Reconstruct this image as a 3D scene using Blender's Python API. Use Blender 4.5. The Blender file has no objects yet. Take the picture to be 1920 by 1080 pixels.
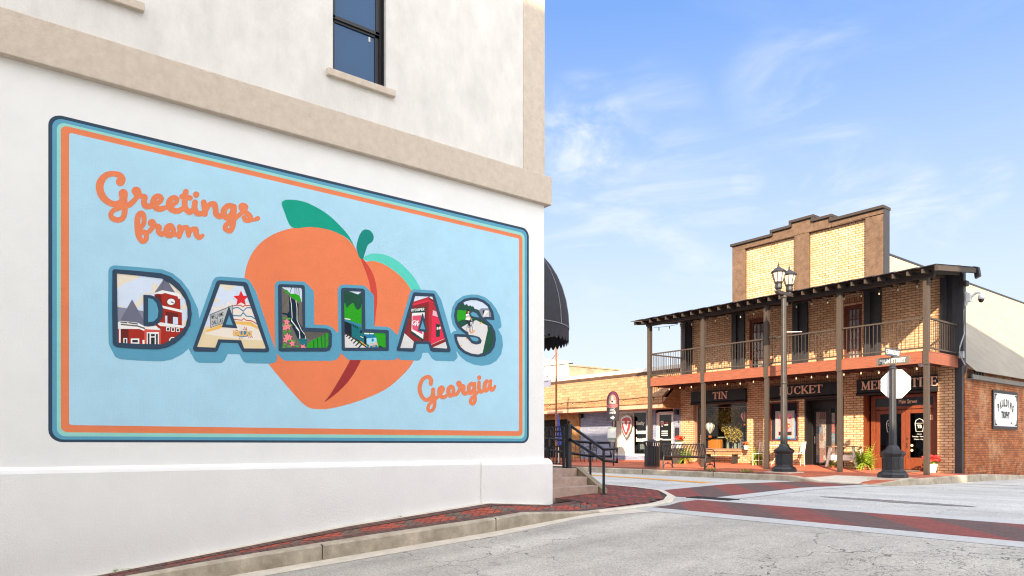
import bpy, bmesh, math, random
import numpy as np
from mathutils import Vector, Matrix
from mathutils.geometry import tessellate_polygon
random.seed(7)
SC = bpy.context.scene
COL = SC.collection
# ------------------------------------------------------------------ camera
F0 = 1308.0; HOR = 834.0; CAMZ = 1.7; TH = math.radians(52.3)
Fx, Fy = -math.sin(TH), math.cos(TH); Rx, Ry = math.cos(TH), math.sin(TH)
cd = bpy.data.cameras.new('camera'); cam = bpy.data.objects.new('camera', cd); COL.objects.link(cam)
cam.location = (0, 0, CAMZ); cam.rotation_euler = (math.pi/2, 0, TH)
cd.sensor_width = 36; cd.lens = 36*F0/1920; cd.shift_y = (HOR-540)/1920; cd.clip_start = .1; cd.clip_end = 2000
SC.camera = cam
# ------------------------------------------------------------------ light
SUN_EL = math.radians(24.5); SUN_AZ = math.atan2(.643, -.766)      # clockwise from +Y
w = bpy.data.worlds.new('World'); SC.world = w; w.use_nodes = True
nt = w.node_tree; nt.nodes.clear()
N = nt.nodes.new; L = nt.links.new
sky = N('ShaderNodeTexSky'); sky.sky_type = 'NISHITA'; sky.sun_disc = False
sky.sun_elevation = SUN_EL; sky.sun_rotation = SUN_AZ; sky.air_density = 1.0; sky.dust_density = 1.2; sky.ozone_density = 1.6
tc = N('ShaderNodeTexCoord'); sp = N('ShaderNodeSeparateXYZ'); L(tc.outputs['Generated'], sp.inputs[0])
mp = N('ShaderNodeMapping'); mp.inputs['Scale'].default_value = (1.0, 1.0, 3.4); L(tc.outputs['Generated'], mp.inputs[0])
mp.inputs['Rotation'].default_value = (0, math.radians(8), math.radians(20))
def wnoise(scale, det, rough, dist, lo, hi):
    n = N('ShaderNodeTexNoise'); n.inputs['Scale'].default_value = scale; n.inputs['Detail'].default_value = det
    n.inputs['Roughness'].default_value = rough; n.inputs['Distortion'].default_value = dist; L(mp.outputs[0], n.inputs['Vector'])
    r = N('ShaderNodeMapRange'); r.interpolation_type = 'SMOOTHSTEP'
    r.inputs['From Min'].default_value = lo; r.inputs['From Max'].default_value = hi; L(n.outputs['Fac'], r.inputs['Value']); return r.outputs[0]
def wm(op, a, b=None, clamp=False):
    m = N('ShaderNodeMath'); m.operation = op; m.use_clamp = clamp
    for i, v in enumerate((a, b)):
        if v is None: continue
        if isinstance(v, (int, float)): m.inputs[i].default_value = v
        else: L(v, m.inputs[i])
    return m.outputs[0]
wisp = wnoise(2.1, 9, .62, .9, .50, .78); big = wnoise(1.1, 3, .5, .3, .40, .66)
cl = wm('MULTIPLY', wm('MULTIPLY', wisp, big), .95)
# thin high haze whitening the sky towards the horizon
hz = N('ShaderNodeMapRange'); hz.inputs['From Min'].default_value = .10; hz.inputs['From Max'].default_value = .53
hz.inputs['To Min'].default_value = 1; hz.inputs['To Max'].default_value = 0; L(sp.outputs['Z'], hz.inputs['Value'])
hzp = wm('POWER', hz.outputs[0], 1.15)
patch = None
for (a, b, r_, k_) in ((1095, 262, 95, .85), (1500, 165, 120, .36), (1580, 360, 125, .7), (1180, 400, 190, .55), (1330, 450, 170, .5), (1400, 342, 34, .9), (1848, 342, 42, .8), (1700, 372, 60, .8), (1225, 230, 90, .3), (1760, 410, 60, .8)):
    kx, kz = (a-960)/F0, (HOR-b)/F0; v_ = Vector((Fx+kx*Rx, Fy+kx*Ry, kz)).normalized(); cr_ = math.cos(math.atan(r_/F0/math.sqrt(1+kx*kx)))
    d_ = N('ShaderNodeVectorMath'); d_.operation = 'DOT_PRODUCT'; L(tc.outputs['Generated'], d_.inputs[0]); d_.inputs[1].default_value = v_
    m_ = N('ShaderNodeMapRange'); m_.interpolation_type = 'SMOOTHSTEP'; m_.inputs['From Min'].default_value = 2*cr_-1 if False else 1-(1-cr_)*1.6; m_.inputs['From Max'].default_value = 1; m_.inputs['To Max'].default_value = k_; L(d_.outputs['Value'], m_.inputs['Value'])
    patch = m_.outputs[0] if patch is None else wm('MAXIMUM', patch, m_.outputs[0])
streaks = wnoise(4.6, 9, .60, .6, .42, .72)
wcl = wm('MULTIPLY', patch, streaks)
cov = wm('ADD', wm('MULTIPLY', cl, .22), wm('MULTIPLY', wcl, .95), True)
# broad warm glow added on the sun's side to brighten the shaded mural wall
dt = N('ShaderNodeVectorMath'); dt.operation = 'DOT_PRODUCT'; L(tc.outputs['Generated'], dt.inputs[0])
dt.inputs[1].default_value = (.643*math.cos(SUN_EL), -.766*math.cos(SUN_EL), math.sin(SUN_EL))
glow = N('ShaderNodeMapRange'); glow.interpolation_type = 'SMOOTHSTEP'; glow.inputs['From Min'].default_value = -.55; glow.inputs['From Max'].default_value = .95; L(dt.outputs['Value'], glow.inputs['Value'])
tint = N('ShaderNodeMixRGB'); tint.blend_type = 'MULTIPLY'; tint.inputs['Fac'].default_value = 1; L(sky.outputs[0], tint.inputs[1])
tint.inputs[2].default_value = (.61, .76, 1.04, 1)
def wmix(f, a, b):
    m = N('ShaderNodeMixRGB')
    for q, v in zip((0, 1, 2), (f, a, b)):
        if isinstance(v, float): m.inputs[q].default_value = v
        elif isinstance(v, tuple): m.inputs[q].default_value = (*v, 1)
        else: L(v, m.inputs[q])
    return m
base = wmix(.6, tint.outputs[0], (1.05, 1.95, 3.95)); hazed = wmix(hzp, base.outputs[0], (3.4, 3.75, 4.1)); mixc = wmix(cov, hazed.outputs[0], (4.1, 4.2, 4.35))
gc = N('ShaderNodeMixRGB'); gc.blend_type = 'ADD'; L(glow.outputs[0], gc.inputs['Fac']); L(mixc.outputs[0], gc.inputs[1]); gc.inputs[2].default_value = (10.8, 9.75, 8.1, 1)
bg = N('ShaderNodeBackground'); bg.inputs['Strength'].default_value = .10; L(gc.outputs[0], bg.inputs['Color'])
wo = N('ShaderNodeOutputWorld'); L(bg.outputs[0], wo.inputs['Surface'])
sd = bpy.data.lights.new('sun', 'SUN'); sd.energy = 5.0; sd.angle = math.radians(.6); sd.color = (1, .80, .56)
sun = bpy.data.objects.new('sun', sd); COL.objects.link(sun); sun.location = (10, -10, 20)
tosun = Vector((.643*math.cos(SUN_EL), -.766*math.cos(SUN_EL), math.sin(SUN_EL)))
sun.rotation_euler = tosun.to_track_quat('Z', 'Y').to_euler()
SC.view_settings.view_transform = 'Standard'; SC.view_settings.look = 'None'
SC.view_settings.exposure = 1.38; SC.view_settings.gamma = 1
SC.cycles.filter_width = 1.15
# ------------------------------------------------------------------ pixel rays -> points on real planes
def ray(px, py):
    k = (px-960)/F0; m = (HOR-py)/F0
    return (Fx+k*Rx, Fy+k*Ry, m)
def PX(px, py, X):
    d = ray(px, py); t = X/d[0]; return Vector((X, d[1]*t, CAMZ+d[2]*t))
def PY(px, py, Y):
    d = ray(px, py); t = Y/d[1]; return Vector((d[0]*t, Y, CAMZ+d[2]*t))
def lerp(a, b, t): return a+(b-a)*t
SY = [-200, -60, -5, 1, 2.5, 4.25, 6.25, 8, 9.25, 12, 15, 18.25, 24, 40, 400]
SD = [3.2, 3.2, 2.05, 1.68, 1.565, 1.43, 1.28, 1.14, 1.10, 1.06, .99, 1.03, 1.07, 1.3, 1.3]
def D_st(y): return float(np.interp(y, SY, SD))
def z_st(x, y): return CAMZ-D_st(y)
def z_near(x, y):
    hc = float(np.interp(y, [6.75, 8.0], [.18, .02])); Dc = D_st(y)-hc
    if y <= 8: Dw = float(np.interp(y, [-6, -2, 1, 4.25, 6.75, 8], [2.0, 1.78, 1.56, 1.17, .965, 1.06]))
    else: Dw = D_st(y)-float(np.interp(y, [8, 9.5], [.08, .12]))
    t = min(1, max(0, (x+8.5)/-1.04)); return CAMZ-lerp(Dc, Dw, t)
def z_far(x, y):
    a = float(np.interp(x, [-40, -16, -8], [.82, .86, .88])); 
    if -10.7 < x < -7.9:
        a = lerp(a, 1.015, float(np.interp(x, [-10.7, -10.0, -8.4, -7.9], [0, 1, 1, .1])))
    b = float(np.interp(x, [-40, -13.5, -8.5], [.80, .842, .87])); c = float(np.interp(x, [-40, -26, -22, -13.5, -8.5], [.62, .67, .68, .72, .885]))
    if y < 19.75: D = lerp(a, lerp(a, b, .4) if a < .9 else .88, max(0, (y-18.25)/1.5))
    elif y < 21.65:
        s = .88 if a > .9 else lerp(a, b, .4); D = lerp(s, b, (y-19.75)/1.9)
    elif y < 23.85: D = lerp(b, c, (y-21.65)/2.2)
    else: D = c+.035*(y-23.85) if x > -9 else c
    return CAMZ-D
def PG(px, py, zf=z_st):
    d = ray(px, py); t = 10.0
    for _ in range(60):
        z = zf(d[0]*t, d[1]*t); t = lerp(t, (z-CAMZ)/d[2], .6)
    return Vector((d[0]*t, d[1]*t, zf(d[0]*t, d[1]*t)))
# ------------------------------------------------------------------ materials
def lin(c):
    if isinstance(c, str): c = tuple(int(c[i:i+2], 16)/255 for i in (0, 2, 4))
    else: return tuple(c)
    return tuple(v/12.92 if v <= .04045 else ((v+.055)/1.055)**2.4 for v in c)
MATS = {}
def newmat(name):
    m = bpy.data.materials.new(name); m.use_nodes = True; nt = m.node_tree
    return m, nt, nt.nodes['Principled BSDF']
def mat(name, c, rough=.7, var=.12, vs=6, bump=.0, bs=60, metal=0, spec=.5, c2=None, det=6, stretch=None, bdist=.02, big=0, bigs=.6):
    if name in MATS: return MATS[name]
    m, nt, b = newmat(name); c = lin(c); N = nt.nodes.new; L = nt.links.new
    b.inputs['Roughness'].default_value = rough; b.inputs['Metallic'].default_value = metal
    b.inputs['Specular IOR Level'].default_value = spec
    g = N('ShaderNodeNewGeometry'); vec = g.outputs['Position']
    if stretch:
        mp = N('ShaderNodeMapping'); mp.inputs['Scale'].default_value = stretch; L(vec, mp.inputs[0]); vec = mp.outputs[0]
    n = N('ShaderNodeTexNoise'); n.inputs['Scale'].default_value = vs; n.inputs['Detail'].default_value = det; n.inputs['Roughness'].default_value = .65
    L(vec, n.inputs['Vector'])
    mx = N('ShaderNodeMixRGB'); a = lin(c2) if c2 else tuple(max(0, v*(1-var*1.6)) for v in c); h = c if c2 else tuple(min(1, v*(1+var*.8)) for v in c)
    mr = N('ShaderNodeMapRange'); mr.inputs['From Min'].default_value = .3; mr.inputs['From Max'].default_value = .7; L(n.outputs['Fac'], mr.inputs[0])
    L(mr.outputs[0], mx.inputs[0]); mx.inputs[1].default_value = (*a, 1); mx.inputs[2].default_value = (*h, 1)
    out = mx.outputs[0]
    if big:
        n3 = N('ShaderNodeTexNoise'); n3.inputs['Scale'].default_value = bigs; n3.inputs['Detail'].default_value = 8; n3.inputs['Roughness'].default_value = .7; L(g.outputs['Position'], n3.inputs['Vector'])
        r3 = N('ShaderNodeMapRange'); r3.inputs['From Min'].default_value = .35; r3.inputs['From Max'].default_value = .65; r3.inputs['To Min'].default_value = 1-big; r3.inputs['To Max'].default_value = 1; L(n3.outputs['Fac'], r3.inputs[0])
        m3 = N('ShaderNodeMixRGB'); m3.blend_type = 'MULTIPLY'; m3.inputs[0].default_value = 1; L(out, m3.inputs[1]); L(r3.outputs[0], m3.inputs[2]); out = m3.outputs[0]
    L(out, b.inputs['Base Color'])
    if bump:
        n2 = N('ShaderNodeTexNoise'); n2.inputs['Scale'].default_value = bs; n2.inputs['Detail'].default_value = 4; L(vec, n2.inputs['Vector'])
        bp = N('ShaderNodeBump'); bp.inputs['Strength'].default_value = bump; bp.inputs['Distance'].default_value = bdist
        L(n2.outputs['Fac'], bp.inputs['Height']); L(bp.outputs[0], b.inputs['Normal'])
    MATS[name] = m; return m
def brickmat(name, c1, c2, mortar, bw=.21, bh=.075, ms=.012, bump=.5, stain=None, ux='xy', rough=.85, offs=.5, var=.35, rot=False, mixn=None):
    m, nt, b = newmat(name); N = nt.nodes.new; L = nt.links.new
    g = N('ShaderNodeNewGeometry'); s = N('ShaderNodeSeparateXYZ'); L(g.outputs['Position'], s.inputs[0])
    cb = N('ShaderNodeCombineXYZ')
    if ux == 'xy':
        a = N('ShaderNodeMath'); a.operation = 'ADD'; L(s.outputs[0], a.inputs[0]); L(s.outputs[1], a.inputs[1])
        if rot: L(s.outputs[2], cb.inputs[0]); L(a.outputs[0], cb.inputs[1])
        else: L(a.outputs[0], cb.inputs[0]); L(s.outputs[2], cb.inputs[1])
    else: L(s.outputs[0], cb.inputs[0]); L(s.outputs[1], cb.inputs[1])
    bt = N('ShaderNodeTexBrick'); L(cb.outputs[0], bt.inputs['Vector']); bt.offset = offs
    bt.inputs['Scale'].default_value = 1; bt.inputs['Brick Width'].default_value = bw; bt.inputs['Row Height'].default_value = bh
    bt.inputs['Mortar Size'].default_value = ms; bt.inputs['Mortar Smooth'].default_value = .25
    bt.inputs['Color1'].default_value = (*lin(c1), 1); bt.inputs['Color2'].default_value = (*lin(c2), 1); bt.inputs['Mortar'].default_value = (*lin(mortar), 1)
    n = N('ShaderNodeTexNoise'); n.inputs['Scale'].default_value = 3; n.inputs['Detail'].default_value = 8; n.inputs['Roughness'].default_value = .7; L(g.outputs['Position'], n.inputs['Vector'])
    mr = N('ShaderNodeMapRange'); mr.inputs['From Min'].default_value = .3; mr.inputs['From Max'].default_value = .7; mr.inputs['To Min'].default_value = 1-var; mr.inputs['To Max'].default_value = 1.08
    L(n.outputs['Fac'], mr.inputs[0]); mx = N('ShaderNodeMixRGB'); mx.blend_type = 'MULTIPLY'; mx.inputs[0].default_value = 1
    L(bt.outputs['Color'], mx.inputs[1]); L(mr.outputs[0], mx.inputs[2]); out = mx.outputs[0]
    if stain:
        col, lo, hi, sc = stain
        n2 = N('ShaderNodeTexNoise'); n2.inputs['Scale'].default_value = sc; n2.inputs['Detail'].default_value = 9; n2.inputs['Roughness'].default_value = .7; L(g.outputs['Position'], n2.inputs['Vector'])
        r2 = N('ShaderNodeMapRange'); r2.inputs['From Min'].default_value = lo; r2.inputs['From Max'].default_value = hi; r2.inputs['To Max'].default_value = .75; L(n2.outputs['Fac'], r2.inputs[0])
        m2 = N('ShaderNodeMixRGB'); L(r2.outputs[0], m2.inputs[0]); L(out, m2.inputs[1]); m2.inputs[2].default_value = (*lin(col), 1); out = m2.outputs[0]
    L(out, b.inputs['Base Color']); b.inputs['Roughness'].default_value = rough
    if bump:
        n4 = N('ShaderNodeTexNoise'); n4.inputs['Scale'].default_value = 70; L(g.outputs['Position'], n4.inputs['Vector'])
        sub = N('ShaderNodeMath'); sub.operation = 'MULTIPLY_ADD'; L(n4.outputs['Fac'], sub.inputs[0]); sub.inputs[1].default_value = .35
        inv = N('ShaderNodeMath'); inv.operation = 'SUBTRACT'; inv.inputs[0].default_value = 1; L(bt.outputs['Fac'], inv.inputs[1]); L(inv.outputs[0], sub.inputs[2])
        bp = N('ShaderNodeBump'); bp.inputs['Strength'].default_value = bump; bp.inputs['Distance'].default_value = .008; L(sub.outputs[0], bp.inputs['Height']); L(bp.outputs[0], b.inputs['Normal'])
    MATS[name] = m; return m
def glassmat(name, tintc=(.9, .95, .95), refl=.25):
    m, nt, b = newmat(name); nt.nodes.remove(b); N = nt.nodes.new; L = nt.links.new
    t = N('ShaderNodeBsdfTransparent'); t.inputs[0].default_value = (*tintc, 1); gl = N('ShaderNodeBsdfGlossy'); gl.inputs['Roughness'].default_value = .02; gl.inputs[0].default_value = (.9, .92, .95, 1)
    fr = N('ShaderNodeFresnel'); fr.inputs[0].default_value = 1.45; ad = N('ShaderNodeMath'); ad.operation = 'MULTIPLY'; ad.use_clamp = True; ad.inputs[1].default_value = refl; L(fr.outputs[0], ad.inputs[0])
    gm = N('ShaderNodeNewGeometry'); iv = N('ShaderNodeMath'); iv.operation = 'SUBTRACT'; iv.inputs[0].default_value = 1; L(gm.outputs['Backfacing'], iv.inputs[1])
    ml = N('ShaderNodeMath'); ml.operation = 'MULTIPLY'; L(ad.outputs[0], ml.inputs[0]); L(iv.outputs[0], ml.inputs[1]); ad = ml
    mx = N('ShaderNodeMixShader'); L(ad.outputs[0], mx.inputs[0]); L(t.outputs[0], mx.inputs[1]); L(gl.outputs[0], mx.inputs[2])
    L(mx.outputs[0], nt.nodes['Material Output'].inputs['Surface']); MATS[name] = m; return m
# ------------------------------------------------------------------ mesh builder
class MB:
    def __init__(s): s.v = []; s.f = []; s.m = []; s.cur = 0
    def face(s, pts):
        i = len(s.v); s.v += [tuple(p) for p in pts]; s.f.append(tuple(range(i, i+len(pts)))); s.m.append(s.cur)
    def box(s, x0, x1, y0, y1, z0, z1, rot=None, piv=None):
        if x0 > x1: x0, x1 = x1, x0
        if y0 > y1: y0, y1 = y1, y0
        c = [(x, y, z) for z in (z0, z1) for y in (y0, y1) for x in (x0, x1)]
        if rot: c = [tuple(rot @ (Vector(p)-Vector(piv)) + Vector(piv)) for p in c]
        i = len(s.v); s.v += c
        for q in ((0, 2, 3, 1), (4, 5, 7, 6), (0, 1, 5, 4), (2, 6, 7, 3), (0, 4, 6, 2), (1, 3, 7, 5)):
            s.f.append(tuple(i+k for k in q)); s.m.append(s.cur)
        return s
    def cbox(s, c, size):
        return s.box(c[0]-size[0]/2, c[0]+size[0]/2, c[1]-size[1]/2, c[1]+size[1]/2, c[2]-size[2]/2, c[2]+size[2]/2)
    def loft(s, rings, cap=True, closed=True):
        n = len(rings[0]); i = len(s.v)
        for r in rings: s.v += [tuple(p) for p in r]
        for a in range(len(rings)-1):
            for k in range(n if closed else n-1):
                k2 = (k+1) % n; s.f.append((i+a*n+k, i+a*n+k2, i+(a+1)*n+k2, i+(a+1)*n+k)); s.m.append(s.cur)
        if cap and closed:
            s.f.append(tuple(i+k for k in range(n))[::-1]); s.m.append(s.cur)
            s.f.append(tuple(i+(len(rings)-1)*n+k for k in range(n))); s.m.append(s.cur)
        return s
    def lathe(s, c, prof, n=12, rot=0, cap=True):
        return s.loft([[(c[0]+r*math.cos(rot+2*math.pi*k/n), c[1]+r*math.sin(rot+2*math.pi*k/n), c[2]+z) for k in range(n)] for r, z in prof], cap)
    def tube(s, pts, r, n=6, r2=None):
        pts = [Vector(p) for p in pts]; rings = []
        for i, p in enumerate(pts):
            d = (pts[min(i+1, len(pts)-1)]-pts[max(i-1, 0)]).normalized()
            u = d.cross(Vector((0, 0, 1)));
            if u.length < .05: u = Vector((1, 0, 0))
            u.normalize(); v = d.cross(u); rr = r if r2 is None else lerp(r, r2, i/(len(pts)-1))
            rings.append([p+(u*math.cos(2*math.pi*(k+.5)/n)+v*math.sin(2*math.pi*(k+.5)/n))*rr for k in range(n)])
        return s.loft(rings)
    def prism(s, loops, mapf, depthv=None):
        """filled outline(s) with holes; mapf: 2D -> 3D; optional thickness vector"""
        if len(loops) > 1:                      # separate islands are filled one by one, each with its own holes
            def inside(pt, lp):
                c = False
                for a, b in zip(lp, lp[1:]+lp[:1]):
                    if (a[1] > pt[1]) != (b[1] > pt[1]) and pt[0] < (b[0]-a[0])*(pt[1]-a[1])/(b[1]-a[1])+a[0]: c = not c
                return c
            inn = [[j for j in range(len(loops)) if j != i and inside(loops[i][0], loops[j])] for i in range(len(loops))]
            outs = [i for i in range(len(loops)) if len(inn[i]) % 2 == 0]
            if len(outs) > 1:
                for o in outs: s.prism([loops[o]]+[loops[h] for h in range(len(loops)) if len(inn[h]) == len(inn[o])+1 and o in inn[h]], mapf, depthv)
                return s
        tri = tessellate_polygon([[Vector((p[0], p[1], 0)) for p in lp] for lp in loops])
        flat = [p for lp in loops for p in lp]; A = [Vector(mapf(p[0], p[1])) for p in flat]
        i = len(s.v); s.v += [tuple(a) for a in A]
        for t in tri: s.f.append((i+t[0], i+t[1], i+t[2])); s.m.append(s.cur)
        if depthv is not None:
            j = len(s.v); s.v += [tuple(a+Vector(depthv)) for a in A]
            for t in tri: s.f.append((j+t[2], j+t[1], j+t[0])); s.m.append(s.cur)
            o = 0
            for lp in loops:
                n = len(lp)
                for k in range(n): s.f.append((i+o+k, i+o+(k+1) % n, j+o+(k+1) % n, j+o+k)); s.m.append(s.cur)
                o += n
        return s
    def build(s, name, mats, parent=None, smooth=False, bevel=0, sm_angle=None):
        me = bpy.data.meshes.new(name); off = parent_loc(parent)
        me.from_pydata([(a-off[0], b-off[1], c-off[2]) for a, b, c in s.v], [], s.f)
        if not isinstance(mats, (list, tuple)): mats = [mats]
        for m in mats: me.materials.append(m)
        if len(mats) > 1: me.polygons.foreach_set('material_index', s.m)
        me.validate(); me.update()
        o = bpy.data.objects.new(name, me); COL.objects.link(o)
        if parent: o.parent = parent
        if smooth: me.polygons.foreach_set('use_smooth', [True]*len(me.polygons))
        if bevel:
            bm = bmesh.new(); bm.from_mesh(me); bmesh.ops.remove_doubles(bm, verts=bm.verts, dist=1e-5); bm.to_mesh(me); bm.free()
            b = o.modifiers.new('bevel', 'BEVEL'); b.width = bevel; b.segments = 2; b.limit_method = 'ANGLE'
        if sm_angle:
            bm = bmesh.new(); bm.from_mesh(me); bmesh.ops.remove_doubles(bm, verts=bm.verts, dist=1e-5)
            for f in bm.faces: f.smooth = True
            for e in bm.edges:
                if len(e.link_faces) == 2 and e.calc_face_angle(0) > sm_angle: e.smooth = False
            bm.to_mesh(me); bm.free()
        return o
def parent_loc(p):
    v = Vector((0, 0, 0))
    while p: v = v+p.location; p = p.parent
    return v
def tag(o, label=None, cat=None, group=None, kind=None):
    if label: o['label'] = label
    if cat: o['category'] = cat
    if group: o['group'] = group
    if kind: o['kind'] = kind
    return o
def thing(name, label, cat, loc, group=None):
    o = bpy.data.objects.new(name, None); COL.objects.link(o); o.location = loc; o.empty_display_size = .2
    return tag(o, label, cat, group)
def copytree(o, parent=None, top=True):
    c = o.copy(); COL.objects.link(c); c.parent = parent
    for ch in list(o.children): copytree(ch, c)
    return c
def struct(o): o['kind'] = 'structure'; return o
def bx(name, m, parent, *a, bevel=0): return MB().box(*a).build(name, m, parent, bevel=bevel)
# ------------------------------------------------------------------ outlines from distance fields
def seg_d(X, Y, a, b):
    ax, ay = a; bx_, by = b; dx, dy = bx_-ax, by-ay; l2 = dx*dx+dy*dy+1e-12
    t = np.clip(((X-ax)*dx+(Y-ay)*dy)/l2, 0, 1); return np.hypot(X-ax-t*dx, Y-ay-t*dy), t
def sd_poly(pts):
    def f(X, Y):
        d = np.full(X.shape, 1e9); ins = np.zeros(X.shape, bool); n = len(pts)
        for i in range(n):
            a, b = pts[i], pts[(i+1) % n]; d = np.minimum(d, seg_d(X, Y, a, b)[0])
            if a[1] != b[1]:
                c = ((a[1] > Y) != (b[1] > Y)) & (X < (b[0]-a[0])*(Y-a[1])/(b[1]-a[1])+a[0]); ins ^= c
        return np.where(ins, -d, d)
    return f
def catmull(p, n=5):
    if len(p) < 3: return p
    q = [p[0]]+list(p)+[p[-1]]; out = []
    for i in range(1, len(q)-2):
        for k in range(n):
            t = k/n; out.append(tuple(.5*(2*q[i][j]+(q[i+1][j]-q[i-1][j])*t+(2*q[i-1][j]-5*q[i][j]+4*q[i+1][j]-q[i+2][j])*t*t+(3*q[i][j]-q[i-1][j]-3*q[i+1][j]+q[i+2][j])*t**3) for j in range(len(p[0]))))
    out.append(tuple(p[-1])); return out
def sd_strokes(strokes, r, curve=True):
    segs = []
    for st in strokes:
        st = [(p[0], p[1], p[2] if len(p) > 2 else r) for p in st]
        if curve and len(st) > 2: st = catmull(st)
        if len(st) == 1: st = st*2
        segs += list(zip(st[:-1], st[1:]))
    def f(X, Y):
        d = np.full(X.shape, 1e9)
        for a, b in segs:
            x0, x1 = min(a[0], b[0]), max(a[0], b[0])
            q, t = seg_d(X, Y, a[:2], b[:2]); d = np.minimum(d, q-(a[2]+(b[2]-a[2])*t))
        return d
    return f
def rdp(p, eps):
    if len(p) < 4: return p
    p = np.array(p); keep = np.zeros(len(p), bool); keep[0] = keep[-1] = True; st = [(0, len(p)-1)]
    while st:
        a, b = st.pop()
        if b-a < 2: continue
        d = p[b]-p[a]; l = np.hypot(*d)+1e-12; q = p[a+1:b]-p[a]
        dist = np.abs(q[:, 0]*d[1]-q[:, 1]*d[0])/l if l > 1e-9 else np.hypot(q[:, 0], q[:, 1])
        k = int(dist.argmax())
        if dist[k] > eps: keep[a+1+k] = True; st += [(a, a+1+k), (a+1+k, b)]
    return [tuple(v) for v in p[keep]]
def contour(f, bbox, step, eps=None):
    x0, y0, x1, y1 = bbox; xs = np.arange(x0-2*step, x1+2.5*step, step); ys = np.arange(y0-2*step, y1+2.5*step, step)
    X, Y = np.meshgrid(xs, ys); V = f(X, Y); V = np.where(np.abs(V) < 1e-9, 1e-9, V)
    V[0, :] = V[-1, :] = V[:, 0] = V[:, -1] = step
    I = V < 0; nxt = {}
    mask = ~((I[:-1, :-1] == I[1:, :-1]) & (I[:-1, :-1] == I[:-1, 1:]) & (I[:-1, :-1] == I[1:, 1:]))
    def ep(k):
        t, i, j = k
        if t == 0: a, b = V[i, j], V[i, j+1]; return (xs[j]+step*a/(a-b), ys[i])
        a, b = V[i, j], V[i+1, j]; return (xs[j], ys[i]+step*a/(a-b))
    for i, j in zip(*np.nonzero(mask)):
        i = int(i); j = int(j)
        c = (I[i, j], I[i, j+1], I[i+1, j+1], I[i+1, j]); E = ((0, i, j), (1, i, j+1), (0, i+1, j), (1, i, j))
        ent = [k for k in range(4) if c[k] and not c[(k+1) % 4]]; ex = [k for k in range(4) if not c[k] and c[(k+1) % 4]]
        for e in ent:                       # walk keeping the inside on one side
            o = min(ex, key=lambda q: (e-q) % 4); nxt[E[e]] = E[o]
    loops = []
    while nxt:
        k0, k = nxt.popitem(); lp = [ep(k0)]
        while k != k0 and k in nxt: lp.append(ep(k)); k = nxt.pop(k)
        if len(lp) > 3:
            n = len(lp)//2; a = rdp(lp[:n+1], eps or step*.12); b = rdp(lp[n:]+[lp[0]], eps or step*.12); q = a[:-1]+b[:-1]
            if len(q) >= 3: loops.append(q)
    return loops
# ------------------------------------------------------------------ writing
def put_text(s, mb, org, ux, uz, w=None, h=None, depth=None, space=1.0, bold=0):
    cu = bpy.data.curves.new('t', 'FONT'); cu.body = s; cu.size = 1; cu.offset = bold; cu.resolution_u = 3; cu.space_character = space; cu.align_x = 'LEFT'
    o = bpy.data.objects.new('t', cu); COL.objects.link(o); bpy.context.view_layer.update()
    me = o.to_mesh(); vs = [v.co.copy() for v in me.vertices]; fs = [tuple(p.vertices) for p in me.polygons]
    o.to_mesh_clear(); bpy.data.objects.remove(o); bpy.data.curves.remove(cu)
    x0 = min(v.x for v in vs); x1 = max(v.x for v in vs); y0 = min(v.y for v in vs); y1 = max(v.y for v in vs)
    sy = h/(y1-y0) if h else w/(x1-x0); sx = w/(x1-x0) if w else sy
    ux = Vector(ux); uz = Vector(uz); org = Vector(org); i = len(mb.v)
    mb.v += [tuple(org+ux*((v.x-x0)*sx)+uz*((v.y-y0)*sy)) for v in vs]
    for f in fs: mb.f.append(tuple(i+k for k in f)); mb.m.append(mb.cur)
    return (x1-x0)*sx
TK, TN = .085, .035
def _sf(x, y, w=.14): return [(x-w, y), (x+w, y)]
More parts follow.
